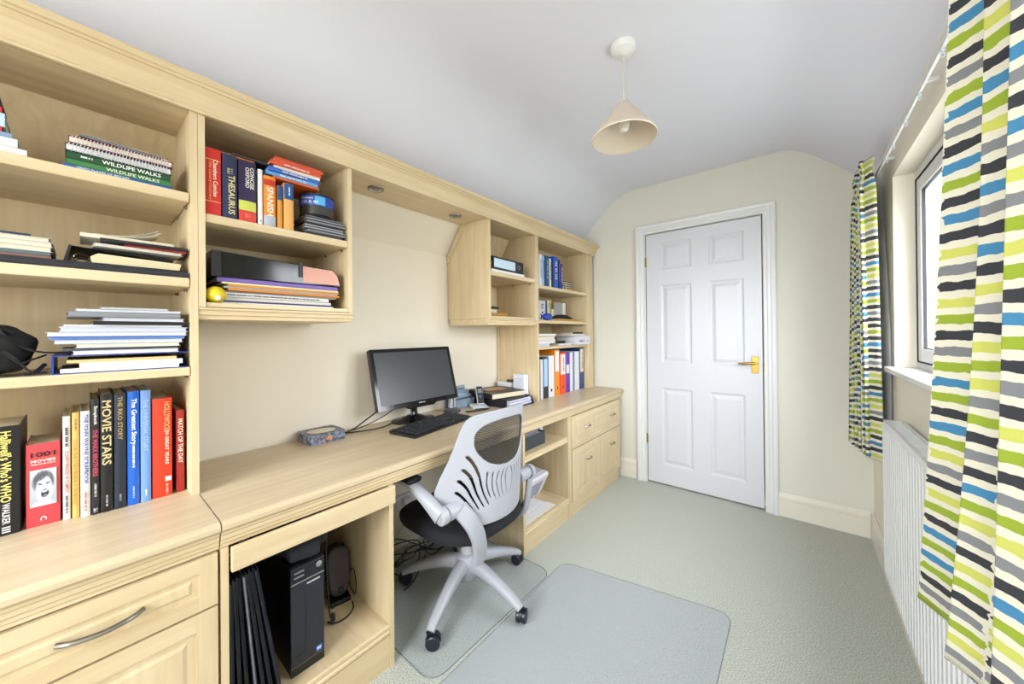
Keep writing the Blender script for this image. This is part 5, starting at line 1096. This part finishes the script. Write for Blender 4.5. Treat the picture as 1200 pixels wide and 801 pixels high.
liningm = bpy.data.materials.new('white_lining'); liningm.use_nodes = True; nt2 = liningm.node_tree; tb = nt2.nodes.new('ShaderNodeBsdfTranslucent'); tb.inputs[0].default_value = lin('#EDEDF4'); m2_ = nt2.nodes.new('ShaderNodeMixShader'); m2_.inputs[0].default_value = .45
nt2.nodes['Principled BSDF'].inputs['Base Color'].default_value = lin('#E8E8EE'); nt2.links.new(nt2.nodes['Principled BSDF'].outputs[0], m2_.inputs[1]); nt2.links.new(tb.outputs[0], m2_.inputs[2]); nt2.links.new(m2_.outputs[0], nt2.nodes['Material Output'].inputs[0])
def curtain(label, fn, nu, nv, clothw, loc, lining, group=None):
    t = thing('curtain', label, 'curtain', loc, group=group)
    mb = MB().grid(lambda u, v: Vector(fn(u, v))-Vector(loc), nu, nv)
    me = bpy.data.meshes.new('cloth'); me.from_pydata(mb.v, [], mb.f); me.materials.append(cmat); me.shade_smooth()
    # metric cloth coordinates measured along the folds at mid height
    acc = [0]
    for i in range(1, nu+1): acc.append(acc[-1]+(Vector(fn(i/nu, .5))-Vector(fn((i-1)/nu, .5))).length)
    ul = me.uv_layers.new(name='cloth')
    for lp in me.loops:
        i, j = divmod(lp.vertex_index, nv+1); ul.data[lp.index].uv = (acc[i]*clothw, mb.v[lp.vertex_index][2]+loc[2])
    o = bpy.data.objects.new('cloth', me); C.objects.link(o); o.parent = t
    md = o.modifiers.new('thick', 'SOLIDIFY'); md.thickness = .0015; md.offset = 0
    MB().grid(lambda u, v: Vector(lining(u, v))-Vector(loc), 40, 24).build('lining', liningm, t, smooth=True)
    return t
def near_c(u, v):
    z = .615+1.385*v
    yl = .905+.26*(1-v)**1.9; yr = .50
    pl = 3.6; ph = 2*PI*pl*u
    y = yl+(yr-yl)*u+.010*math.sin(ph*2)*(1-.3*v)
    x = .227-.002*v - .026*math.cos(ph)*(1-.25*v) - .006*math.sin(ph*.5+3*v)
    return (x, y, z)
curtain('brush-stroke patterned curtain hanging in front of the radiator, nearest the camera', near_c, 220, 60, 1.0, (.236, .75, .615), lambda u, v: (.2606+.02*max(0, v-.2), .90+.12*(1-v)-.40*u, .64+1.34*v))
def far_c(u, v):
    z = .605+1.385*v; pl = 5.5; ph = 2*PI*pl*u
    yl = 2.60+.02*(1-v); yr = 2.27+.03*(1-v)
    y = yl+(yr-yl)*u+.016*math.sin(ph*2)
    x = .255+.02*u*(1-v)-.026*math.cos(ph)*(1-.45*math.exp(-((v-.96)/.03)**2)) 
    return (x-.02*(1-v)*(1-u), y, z)
curtain('brush-stroke patterned curtain hanging at the far side of the window by the end wall', far_c, 220, 60, 1.0, (.255, 2.44, .605), lambda u, v: (.298+.027*u, 2.58+((2.51-.213*min(1, (1-v)/.6)**.7)-2.58)*u, .64+1.33*v))
# rail
t = thing('curtain_rail', 'white plastic curtain track above the window with small gliders', 'curtain rail', (.30, 1.6, 1.935))
MB().box(-.0035, .0035, -1.1, 1.02, 0, .012).box(-.0045, .0045, -1.1, 1.02, .0122, .016).build('track', GLOSS, t)
for yy in (-.7, .0, .62): MB().box(.0050, .034, yy, yy+.012, .012, .016).box(-.004, .034, yy, yy+.012, .0165, .021).build('track_bracket', WHITE, t)
for yy in (-.24, -.18, .04, .22, .42, .56):
    g = MB().box(-.003, .003, -.005, .005, -.008, -.0005).build('glider', M('#D5DCE8', .2), t, loc=(0, yy, 0)); MB().sweep([(.004*math.cos(a), 0, -.0145+.006*math.sin(a)) for a in [2*PI*i/12 for i in range(13)]], .0012, seg=6).build('ring', M('#D5DCE8', .2), g)
